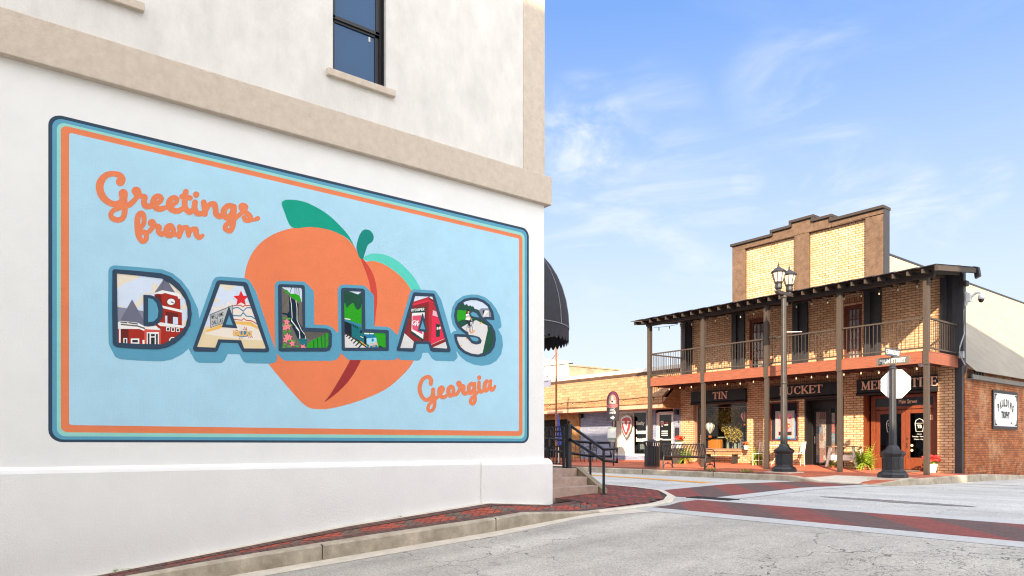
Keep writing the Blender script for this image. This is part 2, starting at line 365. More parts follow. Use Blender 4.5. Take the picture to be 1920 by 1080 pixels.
SERIF = {
 'T': (.86, [([(.43, .06), (.43, .94)], TK), ([(.06, .95), (.8, .95)], TN), ([(.07, .93), (.05, .76)], TN), ([(.79, .93), (.81, .76)], TN), (_sf(.43, .03), TN)]),
 'I': (.42, [([(.21, .06), (.21, .94)], TK), (_sf(.21, .03), TN), (_sf(.21, .97), TN)]),
 'N': (1.0, [([(.18, .05), (.18, .92)], TN), ([(.2, .93), (.8, .05)], TK), ([(.82, .08), (.82, .95)], TN), (_sf(.18, .03), TN), (_sf(.14, .97, .09), TN), (_sf(.82, .97), TN)]),
 'B': (.82, [([(.2, .05), (.2, .95)], TK), ([(.1, .97), (.5, .97), (.64, .86), (.63, .65), (.45, .53), (.2, .53)], .05), ([(.45, .53), (.68, .42), (.7, .2), (.52, .03), (.1, .03)], .06)]),
 'U': (.98, [([(.2, .95), (.2, .35), (.3, .1), (.5, .03), (.7, .12), (.78, .35)], .05), ([(.2, .9), (.2, .3)], TK), ([(.78, .3), (.78, .95)], TN), (_sf(.2, .97), TN), (_sf(.78, .97), TN)]),
 'C': (.9, [([(.78, .72), (.7, .9), (.5, .98), (.28, .88), (.15, .5), (.28, .12), (.52, .02), (.72, .1), (.82, .25)], .045), ([(.2, .75), (.15, .5), (.2, .25)], TK), ([(.79, .96), (.79, .72)], TN)]),
 'K': (.94, [([(.2, .05), (.2, .95)], TK), ([(.26, .4), (.72, .93)], TN), ([(.4, .55), (.8, .06)], TK), (_sf(.2, .03), TN), (_sf(.2, .97), TN), (_sf(.8, .03), TN), (_sf(.74, .97, .11), TN)]),
 'E': (.8, [([(.2, .05), (.2, .95)], TK), ([(.08, .97), (.7, .97), (.71, .8)], TN), ([(.2, .51), (.55, .51)], TN), ([(.55, .62), (.55, .4)], TN), ([(.08, .03), (.72, .03), (.75, .22)], TN)]),
 'M': (1.16, [([(.18, .05), (.22, .93)], TN), ([(.24, .93), (.57, .1)], TK), ([(.57, .1), (.9, .93)], TN), ([(.94, .93), (.96, .05)], TK), (_sf(.18, .03, .12), TN), (_sf(.96, .03), TN), (_sf(.16, .97, .08), TN), (_sf(.98, .97, .09), TN)]),
 'R': (.9, [([(.2, .05), (.2, .95)], TK), ([(.1, .97), (.5, .97), (.66, .84), (.64, .6), (.45, .5), (.2, .5)], .05), ([(.45, .5), (.8, .05)], TK), (_sf(.2, .03), TN), (_sf(.82, .03, .08), TN)]),
 'A': (.94, [([(.14, .05), (.46, .97)], TN), ([(.46, .95), (.8, .06)], TK), ([(.26, .34), (.66, .34)], TN), (_sf(.14, .03, .11), TN), (_sf(.8, .03, .13), TN)]),
 'L': (.78, [([(.2, .05), (.2, .95)], TK), ([(.08, .03), (.7, .03), (.73, .25)], TN), (_sf(.2, .97), TN)]),
 'O': (.98, [([(.49, .97), (.24, .86), (.15, .5), (.24, .14), (.49, .03), (.74, .14), (.83, .5), (.74, .86), (.49, .97)], .05), ([(.17, .68), (.15, .5), (.17, .32)], TK*.9), ([(.81, .68), (.83, .5), (.81, .32)], TK*.9)]),
 'V': (.94, [([(.14, .95), (.48, .04)], TK), ([(.48, .06), (.8, .95)], TN), (_sf(.14, .97, .13), TN), (_sf(.8, .97, .11), TN)]),
}
_cache = {}
def serif(word, mb, org, ux, uz, w, h, depthv=None, fat=0):
    tot = sum(SERIF[c][0] for c in word); x = 0; org = Vector(org); ux = Vector(ux); uz = Vector(uz)
    for c in word:
        adv, sts = SERIF[c]
        if (c, fat) not in _cache:
            def f(X, Y, sts=sts):
                d = np.full(X.shape, 1e9)
                for st, r in sts: d = np.minimum(d, sd_strokes([st], r+fat, curve=False)(X, Y))
                return d
            _cache[(c, fat)] = contour(f, (-.05, -.05, adv+.05, 1.08), .02, .006)
        loops = _cache[(c, fat)]
        mb.prism(loops, lambda a, b: org+ux*((x+a)/tot*w)+uz*(b*h), depthv); x += adv
# ================================================================== setting: street, pavements, kerbs
def clip_band(poly, lo, hi, ax=1):
    def cl(P, s, v):
        out = []
        for i in range(len(P)):
            a, b = P[i], P[(i+1) % len(P)]; ia = s*a[ax] <= s*v; ib = s*b[ax] <= s*v
            if ia: out.append(a)
            if ia != ib:
                t = (v-a[ax])/(b[ax]-a[ax]); out.append(tuple(lerp(a[k], b[k], t) for k in range(2)))
        return out
    P = cl(poly, 1, hi); return cl(P, -1, lo) if len(P) > 2 else []
def drape(mb, poly, zf, dz=0, stepy=.25, stepx=None):
    ys = [p[1] for p in poly]; k = math.floor(min(ys)/stepy)
    while k*stepy < max(ys):
        P = clip_band(poly, k*stepy, (k+1)*stepy); k += 1
        if len(P) < 3: continue
        if stepx:
            xs = [p[0] for p in P]; j = math.floor(min(xs)/stepx)
            while j*stepx < max(xs):
                Q = clip_band(P, j*stepx, (j+1)*stepx, 0); j += 1
                if len(Q) > 2: mb.face([(x, y, zf(x, y)+dz) for x, y in Q])
        else: mb.face([(x, y, zf(x, y)+dz) for x, y in P])
    return mb
def rect(x0, x1, y0, y1): return [(x0, y0), (x1, y0), (x1, y1), (x0, y1)]
def asphalt(name, c1, c2, big):
    m, nt, b = newmat(name); N = nt.nodes.new; L = nt.links.new
    g = N('ShaderNodeNewGeometry'); P = g.outputs['Position']
    def noise(sc, det=4, rough=.6):
        n = N('ShaderNodeTexNoise'); n.inputs['Scale'].default_value = sc; n.inputs['Detail'].default_value = det; n.inputs['Roughness'].default_value = rough; L(P, n.inputs['Vector']); return n.outputs['Fac']
    def mrg(v, a, b_, c=0, d=1):
        r = N('ShaderNodeMapRange'); r.inputs['From Min'].default_value = a; r.inputs['From Max'].default_value = b_; r.inputs['To Min'].default_value = c; r.inputs['To Max'].default_value = d; L(v, r.inputs[0]); return r.outputs[0]
    def mix(f, a, b_, mode='MIX'):
        x = N('ShaderNodeMixRGB'); x.blend_type = mode
        for i, v in zip((0, 1, 2), (f, a, b_)):
            if isinstance(v, (int, float)): x.inputs[i].default_value = v
            elif isinstance(v, tuple): x.inputs[i].default_value = (*v, 1)
            else: L(v, x.inputs[i])
        return x.outputs[0]
    vo = N('ShaderNodeTexVoronoi'); vo.inputs['Scale'].default_value = 75; L(P, vo.inputs['Vector'])
    sep = N('ShaderNodeSeparateXYZ'); L(vo.outputs['Color'], sep.inputs[0])
    stone = mrg(sep.outputs[0], 0, 1, .74, 1.18)
    base = mix(mrg(noise(big, 8, .7), .35, .65), lin(c1), lin(c2))
    base = mix(1.0, base, stone, 'MULTIPLY')
    base = mix(mrg(noise(38, 3, .8), .58, .68, 0, .75), base, (.09, .087, .082))
    # worn pits
    base = mix(mrg(noise(7, 5, .8), .66, .72, 0, .8), base, (.07, .065, .06))
    # cracks
    mp = N('ShaderNodeVectorMath'); mp.operation = 'ADD'; L(P, mp.inputs[0])
    nv = N('ShaderNodeTexNoise'); nv.inputs['Scale'].default_value = 2.2; nv.inputs['Detail'].default_value = 6; L(P, nv.inputs['Vector'])
    L(nv.outputs['Color'], mp.inputs[1])
    cr = N('ShaderNodeTexVoronoi'); cr.feature = 'DISTANCE_TO_EDGE'; cr.inputs['Scale'].default_value = .95; L(mp.outputs[0], cr.inputs['Vector'])
    line = mrg(cr.outputs['Distance'], .0, .011, 1, 0); zone = mrg(noise(.33, 2), .52, .60)
    cr2 = N('ShaderNodeTexVoronoi'); cr2.feature = 'DISTANCE_TO_EDGE'; cr2.inputs['Scale'].default_value = 3.2; L(mp.outputs[0], cr2.inputs['Vector'])
    line2 = mrg(cr2.outputs['Distance'], .0, .02, 1, 0)
    sx = N('ShaderNodeSeparateXYZ'); L(P, sx.inputs[0])
    z2 = mrg(sx.outputs[0], -5.6, -3.6); z3 = mrg(sx.outputs[1], 9.3, 8.4)
    def mul(a, b_):
        q = N('ShaderNodeMath'); q.operation = 'MULTIPLY'; L(a, q.inputs[0]); L(b_, q.inputs[1]); return q.outputs[0]
    zz = mul(mul(z2, z3), mrg(noise(.9, 3), .42, .55)); base = mix(mul(line2, zz), base, (.05, .045, .04))
    base = mix(mul(line, zone), base, (.05, .047, .045))
    mpl = N('ShaderNodeMapping'); mpl.inputs['Scale'].default_value = (1.5, .12, 1) if 'near' in name else (.14, 1.3, 1); L(P, mpl.inputs[0])
    nl = N('ShaderNodeTexNoise'); nl.inputs['Scale'].default_value = 1.0; nl.inputs['Detail'].default_value = 5; L(mpl.outputs[0], nl.inputs['Vector'])
    base = mix(1.0, base, mrg(nl.outputs['Fac'], .35, .65, .80, 1.04), 'MULTIPLY')
    base = mix(mrg(noise(1.3, 6, .75), .62, .70, 0, .35), base, (.10, .098, .095))
    L(base, b.inputs['Base Color']); b.inputs['Roughness'].default_value = .88; b.inputs['Specular IOR Level'].default_value = .3
    bp = N('ShaderNodeBump'); bp.inputs['Strength'].default_value = .7; bp.inputs['Distance'].default_value = .006
    L(vo.outputs['Distance'], bp.inputs['Height']); L(bp.outputs[0], b.inputs['Normal'])
    MATS[name] = m; return m
A_near = asphalt('asphalt_near', 'aca89f', 'c2beb4', .8); A_mid = asphalt('asphalt_mid', 'b6b6b2', 'c8c8c3', 1.1)
M_conc = mat('concrete', 'b9ae9d', .85, .25, 5, .3, 70, c2='9a8f7f', big=.22, bigs=1.4)
M_conc2 = mat('concrete_light', 'd8cfbf', .85, .15, 7, .2, 90, c2='c2b9a9', big=.15, bigs=2)
M_cbord = mat('crosswalk_concrete', 'bfc0be', .85, .1, 9, .2, 90, c2='adaeac', big=.12)
M_curb = mat('kerb_concrete', 'cbc0ad', .9, .3, 3.2, .4, 60, c2='9c907c', big=.35, bigs=2.2)
xs = [-400, -60, -30, -22, -16, -12, -9, -6, -3, 0, 3, 8, 30, 100, 400]; ys = sorted(set([-200, -60, -30, 400, 120, 60, 40]+[i*.25 for i in range(-40, 140)]))
mb = MB(); i0 = len(mb.v)
for y in ys:
    for x in xs: mb.v.append((x, y, z_st(x, y)))
n = len(xs)
for j in range(len(ys)-1):
    for i in range(n-1):
        mb.f.append((j*n+i, j*n+i+1, (j+1)*n+i+1, (j+1)*n+i)); mb.m.append(0 if ys[j] < 9.2 else 1)
struct(mb.build('street', [A_near, A_mid], None))
# --- pavement beside the mural, wrapping the corner
KX = lambda y: float(np.interp(y, [-8, 2.5, 6, 8.0], [-8.95, -8.67, -8.35, -8.30]))      # kerb back edge
corner = [(-8.30, 8.0), (-8.25, 9.0), (-8.30, 9.7), (-8.5, 10.35), (-8.9, 10.95), (-9.5, 11.35), (-10.5, 11.7), (-12, 11.95), (-30, 12.1)]
edge = [(KX(y), y) for y in np.arange(-8, 8.01, .5)]
pathline = edge[:-1]+corner
def offset_line(pl, d):
    out = []
    for i, p in enumerate(pl):
        a = pl[max(0, i-1)]; b = pl[min(len(pl)-1, i+1)]; tx, ty = b[0]-a[0], b[1]-a[1]; l = math.hypot(tx, ty); out.append((p[0]-ty/l*d, p[1]+tx/l*d))
    return out
inner = offset_line(pathline, .16)
M_mort = mat('paver_joint_sand', '4a3a32', .95, .2, 20)
pv = [mat('paver_'+k, c, .85, .22, 14, .3, 90) for k, c in (('brown', '6a4a42'), ('dark_brown', '5c413b'), ('red', '9a4636'), ('orange_red', 'a84d38'), ('taupe', '6f5c50'), ('maroon', '7c3b33'))]
def clip_poly(P, C):
    for i in range(len(C)):
        a, b = C[i], C[(i+1) % len(C)]; out = []
        s = lambda p: (b[0]-a[0])*(p[1]-a[1])-(b[1]-a[1])*(p[0]-a[0])
        for j in range(len(P)):
            p, q = P[j], P[(j+1) % len(P)]; sp_, sq = s(p), s(q)
            if sp_ >= 0: out.append(p)
            if (sp_ >= 0) != (sq >= 0): t = sp_/(sp_-sq); out.append((lerp(p[0], q[0], t), lerp(p[1], q[1], t)))
        P = out
        if len(P) < 3: return []
    return P
mb = MB()                       # base slab of the near pavement, then its bricks
mb.cur = 0; sidepoly = inner+[(-30, 8.0), (-9.54, 8.0), (-9.54, -8)]
drape(mb, sidepoly, z_near, 0)
mb.cur = 7; drape(mb, rect(-9.54, -9.36, -8, 8.0), z_near, .012)     # pale footing strip by the wall
rng = random.Random(3)
def brick(cx, cy, a, L_, W_, mi, C=None, gap=.006, zf=z_near, dz=.010):
    ca, sa = math.cos(a), math.sin(a); hl, hw = L_/2-gap, W_/2-gap
    P = [(cx+u*ca-v*sa, cy+u*sa+v*ca) for u, v in ((-hl, -hw), (hl, -hw), (hl, hw), (-hl, hw))]
    if C: P = clip_poly(P, C)
    if len(P) >= 3: mb.cur = mi; d = dz+rng.uniform(-.0015, .0015); mb.face([(x, y, zf(x, y)+d) for x, y in P])
y = -8.0
while y < 8.6:                  # border courses laid crosswise
    xe = KX(min(y, 8))-.16-.05
    brick(-9.25, y, 0, .2, .1, 1+rng.choice([0, 0, 1]), dz=.014); brick(xe-.06, y, 0, .2, .1, 1+rng.choice([0, 0, 1]), dz=.014); y += .1
for k in range(-60, 170):       # herringbone between them
    for j in range(-12, 12):
        for o in (0, 1):
            s = .1; bxp = k*s+ j*s; byp = (k*s - j*s)
            u0 = (k*s+j*2*s, k*s-j*2*s)
            if o == 0: c = (u0[0]+s, u0[1]+s/2); a = 0
            else: c = (u0[0]+s*2.5, u0[1]); a = math.pi/2
            # rotate by 45 degrees
            q = math.radians(45); X = -9.0+(c[0]*math.cos(q)-c[1]*math.sin(q)); Y = 0+(c[0]*math.sin(q)+c[1]*math.cos(q))
            if not (-8 < Y < 8.7 and -9.4 < X < -8.3): continue
            xe = KX(min(Y, 8))-.32
            C = [(-9.14, Y-1), (xe, Y-1), (xe, Y+1), (-9.14, Y+1)]
            zg = ((k//2) % 3)
            mi = (3, 4, 5)[zg] if rng.random() > .12 else 3
            brick(X, Y, a+q, .2, .1, mi, C)
for k in range(0, 140):         # corner: running courses
    for j in range(0, 36):
        X = -30+.2*k*1.0+(.1 if j % 2 else 0); X = -22+k*.1; Y = 8.75+j*.1
        if (k+j) % 2: continue
        if X > -8.2: continue
        xm = min(Y, 12); P = (X, Y)
        ok = True; ins = False; L2 = inner+[(-30, 8.0), (-9.54, 8.0), (-9.54, -8)]
        for i in range(len(L2)):
            a, b = L2[i], L2[(i+1) % len(L2)]
            if (a[1] > Y) != (b[1] > Y) and X+.1 < (b[0]-a[0])*(Y-a[1])/(b[1]-a[1])+a[0]: ins = not ins
        if not ins or (X < -14 and Y < 9.9): continue
        brick(X, Y, 0, .2, .1, rng.choice([6, 6, 6, 3, 1, 6, 2]), None)
struct(mb.build('sidewalk', [M_mort]+pv+[M_conc2], None))
# --- near kerb (with joints) and gutter apron
mb = MB(); pts = pathline
def kerb(mb, pts, wd, zf, dzt=.0, gaps=(), drop=.25):
    inn = offset_line(pts, wd)
    for i in range(len(pts)-1):
        a, b, c, d = pts[i], pts[i+1], inn[i+1], inn[i]
        za, zb, zc, zd = (zf(*p)+dzt for p in (a, b, c, d)); za = max(za, z_st(*a)+.015); zb = max(zb, z_st(*b)+.015)
        r = .02; mb.cur = 2 if (wd < .2 and a[1] > 8.0 and a[1] < 14) else 0
        def o(p, q, t): return (lerp(p[0], q[0], t), lerp(p[1], q[1], t))
        a2, b2 = o(a, d, .18), o(b, c, .18)
        mb.face([(*a2, za), (*b2, zb), (*c, zc), (*d, zd)])
        mb.face([(*a, za-r), (*b, zb-r), (*b2, zb), (*a2, za)])
        mb.face([(*a, z_st(*a)-drop), (*b, z_st(*b)-drop), (*b, zb-r), (*a, za-r)])
    return mb
def dens(pl, st):
    out = [pl[0]]
    for a, b in zip(pl[:-1], pl[1:]):
        n = max(1, int(math.hypot(b[0]-a[0], b[1]-a[1])/st))
        out += [(lerp(a[0], b[0], k/n), lerp(a[1], b[1], k/n)) for k in range(1, n+1)]
    return out
kp = dens(pathline, .25); kerb(mb, kp, .16, z_near, .016)
mb.cur = 1
for y in (-6, -3.7, -1.4, .9, 3.55, 6.15):      # open joints between kerb stones
    x = KX(y); z = z_near(x, y); mb.box(x-.16, x+.002, y-.006, y+.006, z-.17, z+.018)
struct(mb.build('kerb', [M_curb, mat('joint_dark', '3a342d', .95), M_conc2], None))
mb = MB(); outg = [(x+float(np.interp(y, [-8, 6, 9.5], [.40, .34, .05])), y) for x, y in edge]
gp = edge+[(-8.2, 9.0)]+[(-7.75, 8.95)]+outg[::-1][1:]
drape(mb, gp, z_st, .004); struct(mb.build('gutter', [M_conc2], None))
# --- crosswalks
def xwalk_mat(name, along):
    m, nt, b = newmat(name); N = nt.nodes.new; L = nt.links.new
    g = N('ShaderNodeNewGeometry'); s = N('ShaderNodeSeparateXYZ'); L(g.outputs['Position'], s.inputs[0])
    u, v = (s.outputs[0], s.outputs[1]) if along == 'x' else (s.outputs[1], s.outputs[0])
    def M(op, a, b_=None):
        q = N('ShaderNodeMath'); q.operation = op
        for i, t in enumerate((a, b_)):
            if t is None: continue
            if isinstance(t, (int, float)): q.inputs[i].default_value = t
            else: L(t, q.inputs[i])
        return q.outputs[0]
    row = M('FLOOR', M('DIVIDE', v, .11)); uu = M('SUBTRACT', u, M('MULTIPLY', M('MODULO', row, 2), .11))
    br = M('FLOOR', M('DIVIDE', uu, .22)); blk = M('MODULO', M('ADD', M('FLOOR', M('DIVIDE', M('ADD', br, M('MULTIPLY', row, .5)), 4.2)), 200), 2)
    blk = M('ABSOLUTE', blk)
    cmb = N('ShaderNodeCombineXYZ'); L(br, cmb.inputs[0]); L(row, cmb.inputs[1]); wn = N('ShaderNodeTexWhiteNoise'); wn.noise_dimensions = '2D'; L(cmb.outputs[0], wn.inputs['Vector'])
    cb = N('ShaderNodeCombineXYZ'); L(u, cb.inputs[0]); L(v, cb.inputs[1])
    bt = N('ShaderNodeTexBrick'); L(cb.outputs[0], bt.inputs['Vector']); bt.offset = .5; bt.inputs['Scale'].default_value = 1; bt.inputs['Brick Width'].default_value = .22; bt.inputs['Row Height'].default_value = .11; bt.inputs['Mortar Size'].default_value = .006
    def X(f, a, b_, mode='MIX'):
        x = N('ShaderNodeMixRGB'); x.blend_type = mode
        for i, t in zip((0, 1, 2), (f, a, b_)):
            if isinstance(t, (int, float)): x.inputs[i].default_value = t
            elif isinstance(t, tuple): x.inputs[i].default_value = (*t, 1)
            else: L(t, x.inputs[i])
        return x.outputs[0]
    red = X(wn.outputs['Value'], lin('7e3a32'), lin('8a443b')); dk = X(wn.outputs['Value'], lin('5a4541'), lin('654c47'))
    c = X(blk, red, dk); n = N('ShaderNodeTexNoise'); n.inputs['Scale'].default_value = 2.5; n.inputs['Detail'].default_value = 9; n.inputs['Roughness'].default_value = .75; L(g.outputs['Position'], n.inputs['Vector'])
    mr = N('ShaderNodeMapRange'); mr.inputs['From Min'].default_value = .3; mr.inputs['From Max'].default_value = .7; mr.inputs['To Min'].default_value = .85; mr.inputs['To Max'].default_value = 1.1; L(n.outputs['Fac'], mr.inputs[0])
    c = X(1.0, c, mr.outputs[0], 'MULTIPLY'); c = X(bt.outputs['Fac'], c, (.05, .04, .038)); L(c, b.inputs['Base Color']); b.inputs['Roughness'].default_value = .85
    bp = N('ShaderNodeBump'); bp.inputs['Strength'].default_value = .5; bp.inputs['Distance'].default_value = .006; bp.invert = True; L(bt.outputs['Fac'], bp.inputs['Height']); L(bp.outputs[0], b.inputs['Normal'])
    return m
def band(name, mats, polys):
    mb = MB()
    for mi, dz, P in polys: mb.cur = mi; drape(mb, P, z_st, dz)
    return struct(mb.build(name, mats, None))
X1 = xwalk_mat('crosswalk_brick_x', 'x'); X2 = xwalk_mat('crosswalk_brick_y', 'y')
band('crosswalk', [M_cbord, X1], [(0, .004, [(-8.2, 8.98), (12, 8.86), (12, 9.3), (-8.2, 9.42)]), (1, .005, [(-8.2, 9.42), (12, 9.3), (12, 11.15), (-8.5, 11.15), (-8.45, 10.5), (-8.2, 9.9)]), (0, .004, [(-8.62, 11.15), (12, 11.15), (12, 11.62), (-8.62, 11.62)])])
band('crosswalk', [M_cbord, X2], [(0, .0065, [(-11.15, 12.0), (-10.55, 11.85), (-10.55, 18.2), (-11.15, 18.2)]), (1, .008, [(-10.55, 11.75), (-9.6, 11.45), (-8.9, 11.5), (-8.6, 11.5), (-8.6, 18.2), (-10.55, 18.2)]), (0, .0065, [(-8.6, 11.64), (-8.1, 11.64), (-8.1, 18.2), (-8.6, 18.2)])])
# --- markings, tar streak
M_yel = mat('yellow_paint', 'e29a1c', .7, .2, 25, c2='c98f30'); M_whp = mat('white_road_paint', 'dcdad2', .7, .2, 25, c2='a8a6a0')
band('centre_line', [M_yel], [(0, .006, [(-19.5, 16.7), (-11.0, 14.85), (-11.0, 15.3), (-19.5, 17.15)])])
band('stop_line', [M_whp], [(0, .006, [(-7.3, 21.3), (2, 20.6), (2, 20.95), (-7.3, 21.65)])])
M_tar = mat('tar_patch', '5c5955', .8, .3, 18, c2='8f8c88')
def streak(a, b, wd):
    P = []; n = 26; rg = random.Random(5)
    for s in (1, -1):
        r = range(n+1) if s == 1 else range(n, -1, -1)
        for k in r:
            t = k/n; wv = wd*math.sin(math.pi*t)**.6*(.75+.5*rg.random())+.005; P.append((lerp(a[0], b[0], t), lerp(a[1], b[1], t)+s*wv/2))
    return P
p, q = PG(1535, 931), PG(1835, 951); band('tar_streak', [M_tar], [(0, .006, streak((p.x, p.y), (q.x, q.y), .34))])
g_ = PG(1335, 935); mb = MB(); zz = z_st(g_.x, g_.y)+.012
mb.box(g_.x-.5, g_.x+.5, g_.y-.17, g_.y+.17, zz-.03, zz-.004)
for k in range(13): mb.box(g_.x-.48+k*.08, g_.x-.44+k*.08, g_.y-.16, g_.y+.16, zz-.004, zz+.004)
mb.box(g_.x-.5, g_.x+.5, g_.y-.18, g_.y-.15, zz-.02, zz+.005); mb.box(g_.x-.5, g_.x+.5, g_.y+.15, g_.y+.18, zz-.02, zz+.005)
tag(mb.build('drain_grate', mat('grate_iron', '2a2826', .6, .3, 12)), 'dark iron drain grate at the corner where the two brick crosswalks meet', 'drain grate')
# --- far pavement and kerb
far = [(-60, 18.3), (-11.2, 18.3), (-10.6, 18.25), (-8.35, 18.0), (-7.95, 18.3), (-7.75, 19.2), (-7.72, 26.0), (-8.0, 27.5), (-8.3, 30)]
M_side = brickmat('far_pavers', 'c0694a', 'a8573e', '7a5040', .2, .1, .005, .3, ux='z', var=.2)
M_mulch = mat('mulch_strip', '2c2019', .95, .5, 40, .8, 60, c2='5a4535')
finn = offset_line(dens(far, .4), .16)
mb = MB(); drape(mb, finn+[(-8.4, 60), (-60, 60)], z_far, 0, stepx=1.0)
mb.cur = 1; drape(mb, [(-10.45, 18.43), (-8.35, 18.2), (-8.3, 19.7), (-10.2, 19.7)], z_far, .006, stepx=.5)
mb.cur = 2; drape(mb, rect(-20.6, -11.3, 18.47, 18.9), z_far, .035, stepx=.5)
mb.cur = 3; drape(mb, [(-23.2, 18.46), (-20.7, 18.46), (-21.0, 19.3), (-23.0, 19.3)], z_far, .006, stepx=.5)
struct(mb.build('far_sidewalk', [M_side, M_conc2, M_mulch, M_conc2], None))
def z_fk(x, y): return max(z_far(x, y), z_st(x, y)+.015)
mb = MB(); kerb(mb, dens(far, .3), .16, z_far, .012); mb.cur = 1
for x in (-28, -25, -22.0, -19, -16.3, -13.4): mb.box(x-.008, x+.008, 18.295, 18.46, z_far(x, 18.4)-.15, z_far(x, 18.4)+.014)
struct(mb.build('far_kerb', [M_curb, MATS['joint_dark']], None))

# ================================================================== mural building
XW = -9.54
M_st = mat('white_stucco', 'e6e6e3', .92, .02, 2.0, .5, 55, spec=.2, bdist=.011)
M_st2 = mat('weathered_stucco', 'd9d7d1', .92, .08, 3.0, .45, 55, spec=.2, bdist=.011, stretch=(1, 1, .5), big=.06, bigs=2.4)
M_be = mat('beige_stucco', 'c9bcac', .92, .08, 9, .6, 60, spec=.2, bdist=.011, big=.06, bigs=5)
M_blk = mat('black_metal', '1c1b1e', .45, .1, 8); M_gl = mat('sky_tinted_glass', '1b4c76', .04, .05, 1, spec=.45)  # blue of the upper panes puts the reflected sky into the base colour
mbld = thing('mural_building', 'large white stucco corner building with a peach postcard mural painted on its side wall', 'building', (XW-4, 0, 0))
def wy(px): return PX(px, 100, XW).y
W1 = (wy(624), wy(724)); zs = PX(722, 167, XW).z; wid = W1[1]-W1[0]; W2r = wy(247)
W2 = (W2r-wid, W2r); pitch = W1[1]-W2[1]; ZT = zs+2.1; TOP = 11.6
ZB0, ZB1 = 5.985, 6.49
wins = [W2, W1, (W2[0]-pitch, W2[1]-pitch), (W2[0]-2*pitch, W2[1]-2*pitch)]
mb = MB()
mb.box(XW-.35, XW, -14, 8.1, -1.2, ZB0+.2)
mb.box(-24, XW-.35, 7.8, 8.1, -1.2, TOP); mb.box(-24, XW-.35, -14, -13.7, -1.2, TOP); mb.box(-24.3, -24, -14, 8.1, -1.2, TOP); mb.box(-24, XW-.35, -13.7, 7.8, TOP-.8, TOP-.6)
mb.build('wall', M_st, mbld)
mb = MB(); yb = [-14]+sorted([v for w_ in wins for v in w_])+[8.1]
for k in range(0, len(yb), 2): mb.box(XW-.35, XW+.001, yb[k], yb[k+1], ZB0+.2, TOP)
for w_ in wins: mb.box(XW-.35, XW+.001, w_[0], w_[1], ZB0+.2, zs); mb.box(XW-.35, XW+.001, w_[0], w_[1], ZT, TOP)
mb.build('upper_wall', M_st2, mbld)
mb = MB(); mb.box(XW-.2, XW+.10, -14, 8.2, ZB0, ZB1); mb.box(-24, XW-.2, 8.0, 8.2, ZB0, ZB1); mb.build('cornice_band', M_be, mbld, bevel=.012)
yp = wy(981); mb = MB(); mb.box(XW-.2, XW+.02, yp, 8.103, ZB1-.01, TOP+.01); mb.build('pilaster', M_be, mbld, bevel=.008)
mb = MB(); mb.box(XW-.3, XW+.16, -14.1, 8.26, TOP, TOP+.35); mb.build('coping', M_be, mbld)
# plinth with a sloped top
def plinth(y0, y1, pr, z1, z0, name='plinth'):
    mb = MB()
    pr_ = [(-.2, -1.2), (pr, -1.2), (pr, z0), (pr*.75, z0+(z1-z0)*.55), (.0, z1), (-.2, z1)]
    mb.loft([[(XW+a, y, z) for a, z in pr_] for y in (y0, y1)])
    return mb.build(name, M_st, mbld, bevel=.006)
plinth(-14, wy(897), .075, 1.45, 1.375)
plinth(wy(897)+.002, 8.21, .11, 1.455, 1.36)
mb = MB(); mb.loft([[(x, 8.1+a, z) for a, z in ((-.2, -1.2), (.1, -1.2), (.1, 1.36), (.0, 1.455), (-.2, 1.455))] for x in (-24, XW-.01)]); mb.build('plinth', M_st, mbld)
# windows
M_fr = mat('window_frame_black', '17161a', .4, .1)
for i, w_ in enumerate(wins[:3]):
    a, b = w_; f = MB(); x = XW-.12
    f.box(x-.12, x, a, a+.05, zs, ZT); f.box(x-.12, x, b-.05, b, zs, ZT); f.box(x-.12, x, a, b, zs, zs+.05); f.box(x-.12, x, a, b, ZT-.05, ZT)
    f.box(x-.02, x+.06, b-.02, b+.0, zs, ZT); f.box(x-.02, x+.06, a, a+.02, zs, ZT)
    fo = f.build('window', M_fr, mbld)
    zm = zs+.86
    s = MB(); s.box(x-.07, x-.03, a+.05, a+.09, zs+.05, zm); s.box(x-.07, x-.03, b-.11, b-.05, zs+.05, zm); s.box(x-.07, x-.03, a+.05, b-.05, zs+.05, zs+.1); s.box(x-.07, x-.03, a+.05, b-.05, zm-.045, zm)
    s.box(x-.04, x-.005, a+.05, a+.09, zm, ZT); s.box(x-.04, x-.005, b-.11, b-.05, zm, ZT); s.box(x-.04, x-.005, a+.05, b-.05, zm-.01, zm+.04); s.box(x-.04, x-.005, a+.05, b-.05, ZT-.1, ZT-.05)
    s.build('sash', M_fr, fo)
    g = MB(); g.box(x-.055, x-.05, a+.08, b-.1, zs+.08, zm-.03); g.box(x-.025, x-.02, a+.08, b-.1, zm+.03, ZT-.07); g.build('pane', M_gl, fo)
    if i == 1:
        g = MB(); g.box(x-.049, x-.045, b-.21, b-.18, zm-.13, zm-.06); g.build('sticker', mat('sticker_white', 'd8d8d4'), fo)
    sl = MB(); sl.box(XW-.2, XW+.07, a-.10, b+.13, zs-.10, zs); sl.build('sill', M_be, mbld, bevel=.008)
